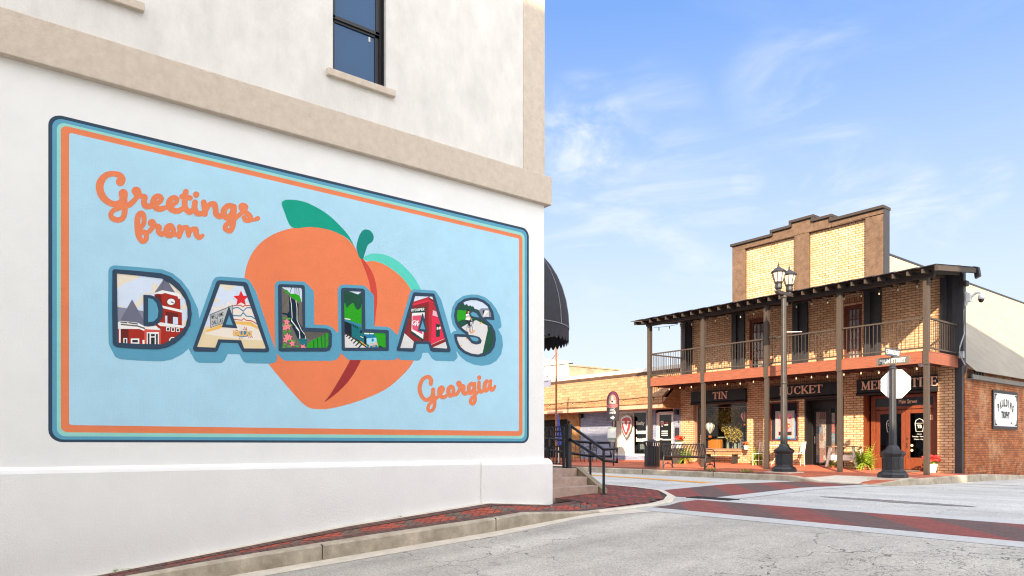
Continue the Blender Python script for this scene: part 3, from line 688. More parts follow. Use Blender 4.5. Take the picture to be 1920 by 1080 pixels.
# ---- the mural
def paint(n, c): return mat('paint_'+n, c, .85, .035, 2.6, .5, 55, spec=.25, bdist=.011)
MUR = bpy.data.objects.new('mural', None); COL.objects.link(MUR); MUR.parent = mbld; MUR.location = (4, 4, 3)
_off = [.0004]
def mapw(layer): return lambda px, py: PX(px, py, XW)+Vector((layer, 0, 0))
class Art:
    """layers of wall paint gathered in one mesh; each region lies .3 mm over the one below"""
    def __init__(s, base=.005): s.mb = MB(); s.mats = []; _off[0] = base
    def add(s, loops, m):
        if m not in s.mats: s.mats.append(m)
        s.mb.cur = s.mats.index(m); _off[0] += .00012
        if loops: s.mb.prism(loops, mapw(_off[0]))
    def done(s, name): return s.mb.build(name, s.mats, MUR)
P_navy = paint('navy', '33475b'); P_teal = paint('teal_blue', '5b9db8'); P_mint = paint('mint', '92cfc4'); P_or = paint('orange', 'e08056'); P_sky = paint('light_blue', 'aad3e5')
P_peach = paint('peach', 'e57f54'); P_cr1 = paint('crease_red', 'c94a3c'); P_cr2 = paint('crease_dark_red', '9c3233'); P_green = paint('leaf_green', '0d9a80'); P_stem = paint('stem_green', '118578'); P_halo = paint('bright_mint', '59cdb9')
# border in wall metres
def yz(px, py): p = PX(px, py, XW); return p.y, p.z
Ls = [90.5, 98, 106.5, 114, 129.5]; Tsp = [(95, 212), (102, 220), (109, 228), (118, 235), (131, 249)]; Rs = [991.5, 988, 983.5, 979.5, 973]; Bs = [831, 827.5, 822.5, 817.5, 808.5]
Bl = [(95, 829), (100, 824), (108, 818), (118, 810.5), (131, 797)]
def rrect(i, r):
    yL = yz(Ls[i], 500)[0]; yR = yz(Rs[i], 600)[0]
    zTL = yz(*Tsp[i])[1]; zTR = yz(Rs[i], [429.5, 433, 437.5, 442, 447.5][i])[1]; zBR = yz(Rs[i], Bs[i])[1]; zBL = yz(*Bl[i])[1]
    C = [(yL, zBL), (yR, zBR), (yR, zTR), (yL, zTL)]; out = []
    for k in range(4):
        p = Vector(C[k]); a = (Vector(C[k-1])-p).normalized(); b = (Vector(C[(k+1) % 4])-p).normalized(); c = p+(a+b)*r
        for j in range(7):
            t = j/6*math.pi/2; out.append(tuple(c-a*r*math.sin(t)*1.0-b*r*math.cos(t)) if False else tuple(p+a*r*(1-math.sin(t))+b*r*(1-math.cos(t))))
    return out
art = Art(.0008)
for i, (m, r) in enumerate(((P_navy, .14), (P_teal, .11), (P_mint, .09), (P_or, .07), (P_sky, .03))):
    if m not in art.mats: art.mats.append(m)
    art.mb.cur = i; _off[0] += .0004; o_ = _off[0]; art.mb.prism([rrect(i, r)], lambda y, z: Vector((XW+o_, y, z)))
art.done('painted_border')
def T(ox, oy, s, pts): return [tuple([ox+p[0]/s, oy+p[1]/s]+([p[2]/s] if len(p) > 2 else [])) for p in pts]
def bb(pts, m=14):
    xs_ = [p[0] for p in pts]; ys_ = [p[1] for p in pts]; return (min(xs_)-m, min(ys_)-m, max(xs_)+m, max(ys_)+m)
def closed_curve(p, n=5): q = catmull(list(p[-2:])+list(p)+list(p[:2]), n); k = 2*n; return q[k:-k]
# peach
Z5 = lambda pts: T(440, 350, 2.455, pts)
art = Art(.0034)
art.add([closed_curve(Z5([(590, 335), (618, 312), (655, 308), (705, 318), (760, 350), (815, 405), (850, 460), (862, 500), (800, 520), (740, 430), (660, 360)]))], P_halo)
body = closed_curve(Z5([(568, 305), (545, 268), (500, 228), (430, 198), (350, 186), (270, 190), (190, 214), (120, 258), (70, 325), (45, 415), (50, 520), (80, 640), (125, 760), (155, 815), (225, 900), (300, 985), (340, 1016), (380, 1024), (440, 1021), (560, 990), (690, 935), (780, 860), (830, 790), (862, 690), (860, 590), (825, 500), (780, 430), (730, 385), (680, 355), (635, 342), (600, 343)]), 4)
art.add([body], P_peach)
art.add([closed_curve(Z5([(577, 326), (600, 345), (628, 385), (648, 440), (656, 510), (650, 580), (640, 650), (615, 640), (628, 560), (624, 470), (606, 400)]))], P_cr1)
art.add([closed_curve(Z5([(585, 780), (560, 840), (520, 900), (470, 950), (414, 991), (440, 955), (480, 890), (520, 820), (545, 780)]))], P_cr2)
art.add([closed_curve(Z5([(217, 85), (224, 66), (250, 60), (300, 65), (350, 82), (420, 122), (480, 175), (530, 235), (560, 300), (553, 283), (530, 250), (495, 224), (430, 198), (350, 186), (270, 190), (240, 150)]))], P_green)
art.add([closed_curve(Z5([(560, 285), (568, 240), (582, 210), (600, 197), (625, 204), (639, 228), (634, 252), (612, 270), (598, 310), (588, 334), (570, 320)]))], P_stem)
art.done('painted_peach')
# lettering
LET = []
def rounded(pts, r):
    f = sd_poly(pts); return lambda X, Y: f(X, Y)-r
D_ = dict(s=(200, 490, 5.682), o=[(60, 108), (66, 92), (82, 85), (330, 104), (580, 128), (680, 165), (770, 238), (840, 330), (890, 440), (905, 560), (888, 680), (830, 785), (740, 868), (640, 920), (540, 938), (300, 930), (110, 915), (76, 898), (63, 868), (57, 500)],
  i=[(108, 130), (350, 155), (590, 185), (690, 245), (780, 325), (835, 410), (858, 500), (860, 600), (838, 690), (790, 760), (700, 830), (590, 885), (350, 880), (120, 868)],
  cd=[(390, 358), (470, 362), (530, 385), (570, 430), (600, 500), (595, 590), (560, 650), (500, 690), (440, 697), (392, 690)], ct=[(440, 393), (490, 405), (530, 450), (550, 530), (540, 600), (500, 640), (440, 650)], r=7.4, off=(7.5, 15), nm='D')
A1_ = dict(s=(355, 510, 6), o=[(38, 860), (48, 885), (70, 896), (300, 898), (315, 885), (355, 795), (545, 800), (590, 890), (605, 900), (870, 905), (893, 895), (898, 870), (660, 150), (640, 122), (610, 112), (345, 93), (315, 98), (300, 118)],
  i=[(345, 138), (605, 160), (855, 850), (850, 862), (615, 860), (580, 768), (325, 757), (290, 852), (85, 843)], cd=[(443, 380), (540, 635), (362, 622)], ct=[(447, 487), (488, 597), (408, 590)], r=7, off=(8, 14), nm='A')
L1_ = dict(s=(500, 500, 5.685), o=[(120, 205), (130, 190), (160, 188), (385, 195), (402, 210), (405, 250), (408, 650), (640, 660), (680, 680), (693, 720), (690, 850), (670, 890), (630, 905), (145, 905), (126, 895)],
  i=[(155, 217), (362, 228), (374, 245), (382, 690), (640, 697), (658, 715), (658, 830), (640, 865), (165, 868), (160, 500)], r=6.4, off=(11, 11), nm='L')
L2_ = dict(s=(500, 500, 5.685), o=[(790, 250), (800, 230), (830, 225), (1025, 235), (1045, 255), (1050, 665), (1280, 675), (1300, 685), (1300, 890), (1290, 900), (820, 898), (798, 880)],
  i=[(820, 260), (1010, 268), (1012, 700), (1265, 712), (1268, 862), (832, 865)], r=6, off=(11, 11), nm='L')
A2_ = dict(s=(740, 530, 6.752), o=[(20, 850), (35, 867), (240, 875), (255, 860), (275, 775), (425, 775), (450, 860), (480, 877), (690, 882), (708, 860), (700, 830), (505, 155), (490, 138), (250, 122), (230, 135)],
  i=[(258, 170), (475, 178), (662, 820), (655, 835), (480, 822), (440, 745), (265, 742), (240, 745), (225, 830), (68, 828)], cd=[(345, 393), (357, 393), (410, 622), (400, 628), (292, 612), (296, 585)], ct=[(352, 480), (383, 592), (318, 588)], r=5.6, off=(7, 11), nm='A')
S_ = dict(s=(740, 530, 6.752), o=[(1262, 475), (1245, 370), (1200, 280), (1130, 222), (1040, 190), (960, 188), (880, 205), (800, 260), (762, 330), (748, 420), (765, 510), (800, 570), (850, 618), (900, 655), (760, 650), (748, 668), (760, 740), (800, 830), (870, 892), (960, 930), (1050, 943), (1140, 930), (1210, 890), (1260, 820), (1280, 720), (1270, 620), (1230, 540), (1175, 487), (1150, 465)],
  cd=[(945, 380), (985, 345), (1040, 362), (1080, 405), (1110, 450), (1170, 470), (1170, 510), (1090, 470), (1020, 455), (960, 430)], ct=[(955, 392), (985, 370), (1030, 388), (1068, 440), (1020, 436), (972, 420)],
  cd2=[(760, 650), (900, 655), (1000, 668), (1070, 690), (1100, 735), (1085, 772), (1030, 785), (970, 768), (920, 710), (900, 690), (775, 684)], ct2=[(945, 685), (1000, 690), (1050, 703), (1060, 730), (1030, 745), (980, 730)], r=5.6, off=(7.5, 10.5), nm='S')
LT = [D_, A1_, L1_, L2_, A2_, S_]
for l in LT: l['po'] = T(*l['s'], l['o'])
def shade_f(X, Y):
    d = np.full(X.shape, 1e9)
    for l in LT:
        g = sd_poly(l['po'])
        for t in (0, .25, .5, .75, 1): d = np.minimum(d, g(X-l['off'][0]*t, Y-l['off'][1]*t)-l['r'])
    return d
art = Art(.0044); art.add(contour(shade_f, (195, 480, 950, 690), 1.0, .12), P_teal); art.done('painted_letter_shade')
C = {k: paint(k, v) for k, v in dict(sky='cfdcec', cloud='e3d9c2', slate='6c6f80', slate2='84889a', red='a52e22', dred='6b2322', pink='cf5349', cream='e8ded0', white='e9e9e6', dk='2b3238', yel='e8b85f', star='dc2a2e', bl='3a7fa5', lred='b5333b', sign='b9bcba', sand='e2cfa6', grey='5f5a55', rockd='6b6660', deep='0f2a3a', gr='2aa01c', gr2='1f4f3d', grd='2b5a3a', pk='f08a90', pk2='e5666f', teal2='1a7178', loco='1f7b9f', locod='14222e', locol='9fd3ea', road='d6d5d2', rail='3b2c28', coke='d95470', coke2='f0b3bf', crim='e0304f', crimd='8a2a2c', gl='20413a', skin='d9a080', hair='5d2a1c', wht='f2f2f0', orng='e9a63a', brgreen='3fae24').items()}
def letter(l, pieces, strokes=(), nm='painted_letter'):
    art = Art(); po = l['po']; s = l['s']; B = bb(po, 3); fo = sd_poly(po)
    if 'i' in l: fi = sd_poly(T(*s, l['i']))
    else: fi = lambda X, Y: fo(X, Y)+5.0
    fc = None
    for k in ('cd', 'cd2'):
        if k in l:
            g = sd_poly(T(*s, l[k])); fc = g if fc is None else (lambda a, b: lambda X, Y: np.minimum(a(X, Y), b(X, Y)))(fc, g)
    clip = (lambda X, Y: np.maximum(fi(X, Y)-.6, -(fc(X, Y)+.6))) if fc else (lambda X, Y: fi(X, Y)-.6)
    art.add(contour(clip, B, .6, .08), C[pieces[0]])
    for col, pts in pieces[1:]:
        if isinstance(pts, tuple): f = sd_strokes([T(*s, q) for q in pts[0]], pts[1]/s[2], curve=False); q_ = [p for q in pts[0] for p in T(*s, q)]; st = .35
        else: P = T(*s, pts); f = sd_poly(P); q_ = P; st = .5
        b0 = bb(q_, 2); b1 = (max(B[0], b0[0]), max(B[1], b0[1]), min(B[2], b0[2]), min(B[3], b0[3]))
        if b1[2] <= b1[0] or b1[3] <= b1[1]: continue
        art.add(contour(lambda X, Y: np.maximum(f(X, Y), clip(X, Y)), b1, st, .06), C[col])
    ringf = lambda X, Y: np.maximum(fo(X, Y), -fi(X, Y))
    if fc: ringf = (lambda a: lambda X, Y: np.minimum(a(X, Y), np.maximum(fc(X, Y), fo(X, Y))))(ringf)
    art.add(contour(ringf, B, .5, .08), P_navy)
    for k in ('ct', 'ct2'):
        if k in l: art.add([T(*s, l[k])], P_teal)
    o = art.done(nm); o['label'] = 'painted letter '+l['nm']+' filled with a small picture'
def rc(x0, y0, x1, y1): return [(x0, y0), (x1, y0), (x1, y1), (x0, y1)]
def el(cx, cy, rx, ry, n=18): return [(cx+rx*math.cos(2*math.pi*k/n), cy+ry*math.sin(2*math.pi*k/n)) for k in range(n)]
letter(D_, ['sky', ('cloud', [(100, 120), (210, 135), (340, 155), (335, 185), (270, 205), (200, 225), (160, 260), (110, 290)]), ('cloud', [(480, 240), (540, 240), (560, 300), (500, 340), (430, 350), (400, 380), (380, 450), (330, 500), (270, 480), (330, 430), (390, 350), (480, 320)]),
  ('cloud', [(660, 220), (760, 300), (830, 400), (760, 350), (720, 320)]), ('cloud', [(790, 480), (840, 450), (870, 500), (800, 515)]), ('cloud', [(800, 640), (850, 620), (850, 680), (810, 690)]), ('cloud', [(110, 480), (220, 480), (160, 500), (110, 505)]),
  ('slate2', [(100, 485), (210, 500), (390, 530), (400, 640), (140, 640), (100, 660)]), ('slate', [(270, 405), (400, 640), (420, 700), (140, 635)]), ('slate', [(610, 185), (640, 200), (728, 335), (600, 318), (508, 335)]), ('grey', ([[(608, 195), (585, 305)]], 3)),
  ('red', [(508, 350), (600, 330), (780, 360), (785, 520), (800, 540), (800, 690), (840, 700), (760, 850), (560, 900), (570, 720), (520, 690)]), ('dred', [(508, 360), (580, 350), (590, 480), (540, 420)]),
  ('white', [(500, 355), (508, 338), (590, 308), (730, 335), (790, 360), (788, 400), (760, 400), (755, 375), (620, 338), (580, 350), (540, 345)]), ('dk', el(685, 432, 49, 40)), ('white', el(685, 432, 42, 34)), ('dk', ([[(685, 432), (712, 445)], [(685, 432), (705, 438)]], 4)),
  ('white', [(590, 472), (805, 520), (805, 548), (600, 500)]), ('dred', [(625, 535), (760, 555), (760, 680), (710, 670), (640, 660)]), ('sky', rc(622, 580, 645, 662)), ('sky', [(705, 592), (758, 598), (758, 675), (705, 670)]), ('white', [(540, 668), (570, 650), (830, 690), (815, 712), (570, 690)]),
  ('white', rc(632, 700, 672, 745)), ('white', rc(686, 705, 724, 750)), ('white', rc(738, 712, 776, 754)), ('dk', rc(641, 708, 663, 738)), ('dk', rc(695, 713, 715, 743)), ('dk', rc(746, 720, 767, 747)), ('white', el(700, 850, 38, 44)), ('dk', el(702, 850, 28, 34)),
  ('white', [(120, 655), (145, 635), (330, 655), (400, 690), (470, 690), (530, 690), (560, 730), (400, 745), (120, 720)]), ('grey', ([[(140, 672), (330, 690), (400, 715)], [(150, 648), (215, 655)], [(235, 655), (325, 668)]], 7)),
  ('red', [(105, 720), (350, 722), (405, 745), (405, 890), (105, 890)]), ('dred', rc(148, 722, 232, 890)), ('white', rc(130, 655, 148, 890)), ('pink', [(400, 722), (580, 735), (575, 900), (400, 890)]), ('white', rc(425, 755, 556, 895)), ('dk', rc(437, 768, 455, 890)), ('dk', rc(470, 775, 510, 800)), ('dk', rc(470, 812, 510, 890)), ('dk', rc(524, 775, 543, 890)),
  ('white', rc(176, 818, 218, 875)), ('dk', rc(188, 828, 207, 870)), ('white', rc(255, 823, 346, 880)), ('dk', rc(272, 838, 330, 865)), ('white', rc(380, 838, 402, 885))])
def star(cx, cy, R, r): return [(cx+(R if k % 2 == 0 else r)*math.sin(k*math.pi/5), cy-(R if k % 2 == 0 else r)*math.cos(k*math.pi/5)) for k in range(10)]
def vtext(s, x, y, w, h, sl=0):
    SEG = {'W': [[(0, 0), (.25, 1), (.5, .3), (.75, 1), (1, 0)]], 'E': [[(1, 0), (0, 0), (0, 1), (1, 1)], [(0, .5), (.8, .5)]], 'L': [[(0, 0), (0, 1), (1, 1)]], 'C': [[(1, .1), (.4, 0), (0, .5), (.4, 1), (1, .9)]], 'O': [[(.5, 0), (0, .5), (.5, 1), (1, .5), (.5, 0)]], 'M': [[(0, 1), (.1, 0), (.5, .6), (.9, 0), (1, 1)]], 'D': [[(0, 0), (0, 1), (.6, 1), (1, .5), (.6, 0), (0, 0)]], 'A': [[(0, 1), (.5, 0), (1, 1)], [(.2, .65), (.8, .65)]], 'S': [[(1, .1), (.3, 0), (.1, .3), (.9, .65), (.6, 1), (0, .9)]], 'T': [[(0, 0), (1, 0)], [(.5, 0), (.5, 1)]], 'P': [[(0, 1), (0, 0), (.9, .1), (.9, .45), (0, .55)]], 'R': [[(0, 1), (0, 0), (.9, .1), (.9, .45), (0, .55), (1, 1)]], 'Y': [[(0, 0), (.5, .5), (1, 0)], [(.5, .5), (.5, 1)]]}
    out = []; n = len(s); cw = w/n
    for k, c in enumerate(s):
        for st in SEG.get(c, []): out.append([(x+k*cw+u*cw*.72, y+v*h+sl*(k*cw+u*cw*.72)) for u, v in st])
    return out
letter(A1_, ['sky', ('cloud', [(330, 135), (525, 150), (500, 180), (455, 210), (400, 205), (380, 175), (345, 165)]), ('cloud', [(290, 290), (345, 315), (330, 340), (265, 345)]), ('sand', [(150, 640), (200, 610), (480, 560), (860, 640), (870, 870), (60, 860)]),
  ('cream', [(185, 660), (520, 560), (480, 380), (560, 350), (700, 350), (760, 560), (830, 770), (600, 760), (180, 700)]), ('yel', [(185, 655), (360, 595), (370, 630), (190, 680)]), ('yel', [(505, 555), (690, 560), (770, 620), (780, 650), (690, 605), (520, 585)]),
  ('lred', ([[(490, 385), (520, 375), (575, 375), (600, 395), (620, 378), (690, 380)], [(505, 535), (590, 543), (612, 523), (635, 543), (700, 550), (760, 585)]], 5)), ('bl', ([[(485, 415), (520, 400), (555, 403), (605, 442), (645, 403), (700, 405)], [(490, 490), (575, 495), (605, 458), (640, 497), (700, 502), (740, 530)]], 6)),
  ('star', star(580, 300, 92, 42)), ('cream', (vtext('DALLAS', 262, 405, 240, 45, -.38), 8)), ('grey', [(228, 478), (490, 372), (488, 540), (235, 630)]), ('sign', [(236, 485), (484, 382), (480, 535), (240, 622)]), ('dk', (vtext('WELCOME', 248, 490, 140, 38, -.27), 2.6)), ('dk', (vtext('TO', 295, 520, 26, 14, -.2), 2)), ('dk', (vtext('DALLAS', 254, 555, 130, 42, -.27), 2.6)),
  ('lred', ([[(490, 660), (520, 672)], [(520, 655), (545, 662)], [(615, 652), (600, 640)], [(635, 655), (615, 618)], [(645, 660), (640, 625)], [(560, 750), (570, 735)], [(590, 752), (590, 738)], [(670, 742), (660, 728)], [(690, 738), (680, 724)], [(712, 738), (695, 720)]], 3)), ('bl', el(600, 697, 88, 34)), ('yel', (vtext('DALLAS', 498, 668, 210, 46, .0), 7))])
rf = random.Random(11)
fl = []
for cx, cy in ((210, 590), (195, 650), (225, 640), (215, 745), (240, 755), (200, 780), (270, 820), (385, 862)):
    fl.append(('pk', [(cx+(38 if k % 2 == 0 else 17)*math.sin(k*math.pi/5+cx), cy-(42 if k % 2 == 0 else 19)*math.cos(k*math.pi/5+cx)) for k in range(10)])); fl.append(('pk2', el(cx, cy, 6, 7, 8)))
lv = [('brgreen', el(x, y, 20, 10, 8)) for x, y in ((185, 550), (235, 555), (180, 620), (255, 625), (185, 690), (245, 690), (205, 715), (190, 830), (240, 790), (290, 790), (235, 850), (320, 850), (180, 860))]
letter(L1_, ['rockd', ('sky', [(150, 210), (380, 225), (375, 380), (330, 330), (240, 280), (180, 235)]), ('gr', [(185, 245), (215, 245), (250, 290), (310, 290), (350, 310), (370, 370), (330, 370), (270, 330), (220, 290)]), ('deep', [(235, 320), (290, 350), (340, 400), (335, 570), (390, 680), (430, 760), (330, 770), (290, 680), (250, 600), (215, 520), (165, 505), (165, 490), (220, 500), (240, 470)]),
  ('white', ([[(250, 330), (262, 400), (270, 540), (262, 580), (320, 650), (350, 700), (350, 770)], [(310, 360), (322, 440), (322, 570), (365, 670), (410, 730), (415, 770)], [(262, 570), (300, 620), (345, 680)], [(310, 650), (345, 690), (355, 760)]], 3.2)), ('grey', [(390, 690), (658, 697), (600, 730), (470, 780), (420, 760)]),
  ('gr', [(430, 840), (470, 790), (560, 750), (660, 700), (665, 870), (430, 870)]), ('grd', ([[(500, 790), (500, 866)], [(540, 765), (545, 866)], [(580, 740), (590, 866)], [(620, 720), (620, 866)]], 6)), ('teal2', [(330, 768), (430, 772), (425, 845), (370, 830), (345, 800)]), ('grey', ([[(265, 225), (240, 300), (165, 440)], [(300, 225), (300, 290)], [(340, 228), (345, 300)], [(590, 725), (655, 810)], [(320, 230), (322, 290)]], 3.5))]+lv+fl)
letter(L2_, ['gr', ('gr2', [(815, 255), (1015, 262), (1010, 400), (1000, 440), (970, 465), (945, 440), (925, 385), (880, 410), (852, 445), (835, 390), (818, 380)]), ('sky', [(850, 256), (1012, 262), (1010, 270), (970, 297), (900, 270)]), ('road', [(825, 700), (900, 750), (1000, 830), (1100, 875), (825, 880)]), ('rail', ([[(830, 705), (990, 800), (1080, 870)], [(835, 722), (850, 708)], [(850, 745), (875, 722)], [(875, 765), (900, 740)], [(900, 790), (925, 760)], [(925, 815), (955, 785)], [(950, 840), (985, 805)], [(980, 862), (1015, 825)]], 7)),
  ('locod', [(828, 580), (905, 610), (905, 740), (828, 700)]), ('bl', [(828, 560), (905, 585), (1012, 620), (1012, 650), (900, 605), (828, 580)]), ('white', [(828, 548), (890, 558), (895, 570), (830, 560)]), ('teal2', [(903, 600), (1012, 660), (1040, 700), (1060, 830), (905, 745)]), ('locod', [(915, 615), (928, 620), (928, 640), (915, 635)]), ('locod', [(935, 625), (948, 630), (948, 652), (935, 647)]), ('locod', [(957, 636), (970, 641), (970, 663), (957, 658)]), ('locod', rc(995, 680, 1012, 710)), ('cream', ([[(1000, 745), (1025, 758)]], 4)),
  ('loco', [(1035, 722), (1140, 720), (1165, 750), (1190, 850), (1185, 866), (1060, 866)]), ('locod', [(1035, 730), (1062, 750), (1062, 866), (1040, 850)]), ('locol', [(1062, 765), (1165, 758), (1180, 830), (1100, 845), (1065, 820)]), ('bl', el(1128, 783, 13, 17)), ('white', [(1035, 706), (1092, 708), (1090, 722), (1038, 718)]), ('white', [(1098, 708), (1138, 708), (1138, 720), (1098, 720)]), ('orng', ([[(1000, 800), (1060, 845)], [(1090, 862), (1105, 825), (1130, 818), (1132, 855)], [(1150, 850), (1155, 808), (1172, 815), (1182, 845)]], 4.5)), ('locod', [(1190, 866), (1200, 840), (1250, 866)])])
letter(A2_, ['crimd', ('sky', [(240, 160), (420, 170), (428, 182), (240, 245)]), ('sky', [(435, 170), (490, 178), (500, 225), (440, 190)]), ('lred', [(225, 245), (428, 180), (430, 230), (220, 280)]), ('crim', [(220, 270), (428, 218), (430, 240), (215, 295)]), ('crim', [(430, 215), (500, 255), (510, 270), (430, 238)]), ('lred', [(428, 240), (520, 290), (640, 700), (460, 790), (425, 740)]), ('crimd', [(388, 300), (425, 240), (430, 800), (388, 730)]),
  ('crim', [(470, 420), (545, 440), (650, 700), (458, 785), (466, 600)]), ('coke2', [(482, 348), (525, 365), (545, 435), (476, 415)]), ('gl', [(205, 330), (388, 305), (386, 380), (212, 385)]), ('white', (vtext('RYCOOPER', 212, 335, 165, 30, -.09), 3)), ('gl', [(208, 385), (388, 375), (362, 745), (200, 640)]), ('white', [(216, 385), (378, 376), (358, 715), (210, 610)]), ('coke', [(222, 420), (335, 412), (350, 655), (220, 590)]), ('white', ([[(235, 485), (222, 510), (235, 535), (248, 520), (262, 505), (255, 545), (270, 520), (290, 490), (285, 545), (305, 520)], [(245, 480), (275, 490), (300, 485)]], 5)),
  ('gl', [(520, 520), (575, 530), (568, 685), (520, 688)]), ('cream', el(540, 580, 12, 20)), ('cream', el(568, 575, 14, 18)), ('road', [(120, 640), (245, 752), (240, 850), (40, 850)]), ('road', [(470, 825), (640, 750), (690, 850), (480, 850)]), ('crimd', [(455, 790), (640, 710), (650, 745), (470, 825)]), ('cream', ([[(460, 785), (640, 705)]], 2)), ('crim', ([[(440, 270), (462, 280)], [(430, 435), (448, 440)], [(440, 585), (460, 590)]], 4))])
letter(S_, ['sky', ('gr2', [(750, 300), (870, 255), (885, 285), (910, 270), (935, 300), (955, 285), (975, 305), (990, 295), (1010, 330), (1060, 345), (1100, 420), (1200, 560), (1300, 640), (1270, 900), (1100, 930), (840, 620), (750, 500)]), ('slate2', [(1060, 350), (1095, 325), (1195, 325), (1240, 350), (1250, 460), (1120, 450)]), ('dk', rc(1112, 350, 1138, 405)), ('road', [(1140, 352), (1188, 352), (1190, 440), (1110, 430)]), ('white', [(1140, 352), (1185, 355), (1130, 415)]), ('orng', ([[(1160, 408), (1172, 390)]], 3)),
  ('gr', [(780, 350), (830, 345), (870, 355), (905, 350), (900, 470), (850, 470), (800, 495), (775, 480)]), ('gr', [(940, 430), (990, 458), (945, 465)]), ('road', [(835, 570), (960, 500), (1030, 475), (1170, 545), (1175, 600), (1110, 890), (1000, 920), (860, 860), (765, 690), (840, 650)]), ('orng', ([[(1078, 522), (1094, 503)], [(975, 642), (1010, 607)], [(900, 714), (914, 698)], [(824, 812), (842, 792)]], 7)),
  ('hair', [(900, 370), (940, 365), (930, 400), (900, 415)]), ('dk', el(925, 355, 22, 16)), ('skin', el(932, 372, 12, 13)), ('white', [(900, 400), (935, 390), (960, 450), (945, 480), (895, 470)]), ('bl', ([[(900, 428), (945, 420)]], 4)), ('orng', ([[(900, 440), (948, 434)]], 3)), ('skin', ([[(948, 430), (975, 485)]], 6)), ('dk', [(895, 472), (950, 478), (960, 555), (935, 560), (925, 520), (900, 500)]), ('skin', ([[(948, 555), (952, 600), (960, 638)]], 7)), ('bl', ([[(925, 520), (925, 570), (965, 560), (985, 490)]], 3)), ('grey', ([el(928, 585, 20, 48, 14)+[(948, 585)], el(966, 585, 18, 46, 14)+[(984, 585)]], 2)), ('dk', ([[(970, 490), (992, 488), (990, 520)]], 4))])
# script
art = Art()
G = T(170, 310, 5.818, [])
def script(sts, o, r, bbx, dots=()):
    f = sd_strokes([T(*o, q) for q in sts]+[T(*o, [d]) for d in dots], r/o[2]); art.add(contour(f, bbx, .45, .06), P_or)
g1 = [[(325, 178, 50), (342, 150, 38), (315, 110, 34), (245, 92, 30), (165, 112, 34), (110, 180, 42), (98, 250, 42), (120, 325, 40), (170, 385, 36), (235, 420, 34), (300, 420, 34), (345, 385, 36), (358, 340, 44), (354, 308, 50)], [(354, 310, 50), (360, 380, 40), (368, 450, 34), (368, 520, 32), (345, 580, 30), (290, 597, 30), (235, 575, 30), (220, 535, 28), (245, 495, 26), (300, 468, 28), (370, 445, 30), (430, 425, 32), (490, 365, 28), (525, 310, 28), (515, 270, 28), (485, 263, 28), (470, 285, 24), (500, 322, 28), (555, 338, 30), (590, 350, 32), (580, 400, 32), (595, 440, 34), (640, 448, 32), (700, 425, 28), (755, 398, 26), (772, 360, 26), (742, 335, 28), (700, 355, 32), (682, 405, 34), (705, 455, 34), (755, 478, 32), (815, 462, 26), (870, 445, 24), (925, 412, 24), (945, 375, 24), (915, 352, 26), (872, 372, 32), (852, 425, 34), (880, 480, 34), (945, 500, 32), (1000, 475, 28)], [(1037, 290, 32), (1025, 380, 32), (1030, 460, 32), (1075, 512, 32), (1110, 490, 28)], [(995, 342, 30), (1085, 356, 28)], [(1137, 405, 32), (1132, 465, 32), (1160, 522, 32), (1200, 528, 30)], [(1232, 405, 32), (1245, 470, 34), (1243, 530, 34)], [(1250, 510, 24), (1290, 435, 28), (1345, 425, 32), (1362, 480, 32), (1366, 530, 32), (1405, 558, 32), (1445, 545, 28)],
      [(1560, 455, 34), (1500, 442, 30), (1458, 480, 34), (1450, 530, 34), (1480, 572, 32), (1530, 540, 28), (1562, 465, 32), (1556, 560, 30), (1550, 650, 32), (1530, 705, 30), (1500, 714, 28), (1466, 688, 28), (1480, 645, 26), (1545, 605, 26), (1610, 550, 24), (1665, 500, 24), (1694, 458, 26), (1665, 434, 26), (1640, 445, 28), (1645, 480, 24), (1700, 520, 28), (1740, 560, 28), (1730, 600, 26), (1690, 598, 28), (1672, 570, 26)], [(1730, 598, 24), (1785, 592, 20), (1822, 580, 26)]]
script(g1, (170, 310, 5.818), 30, (175, 315, 492, 442), [(1150, 320, 35)])
g2 = [[(530, 700, 26), (580, 630, 26), (575, 545, 28), (545, 522, 28), (515, 560, 32), (508, 650, 32), (520, 760, 32), (560, 828, 28), (600, 812, 28), (606, 755, 26), (580, 725, 26), (545, 745, 22)], [(600, 745, 26), (650, 710, 26), (690, 650, 26), (675, 612, 26), (650, 622, 26), (655, 645, 24), (700, 658, 28), (745, 675, 30), (738, 718, 30), (770, 750, 30), (820, 735, 24), (850, 700, 22)], [(880, 662, 28), (842, 665, 28), (818, 710, 28), (832, 758, 28), (870, 768, 28), (900, 730, 26), (900, 690, 26), (865, 655, 26)], [(850, 745, 20), (940, 758, 24), (965, 730, 22)], [(968, 672, 28), (978, 730, 28), (965, 785, 22)], [(985, 730, 24), (1010, 685, 26), (1050, 682, 28), (1062, 730, 28), (1068, 765, 26)], [(1070, 745, 24), (1100, 702, 26), (1145, 700, 30), (1150, 750, 30), (1182, 788, 28), (1220, 768, 22)]]
script(g2, (170, 310, 5.818), 27, (248, 388, 388, 462))
art.done('painted_script')['label'] = 'orange script reading Greetings from'
art = Art()
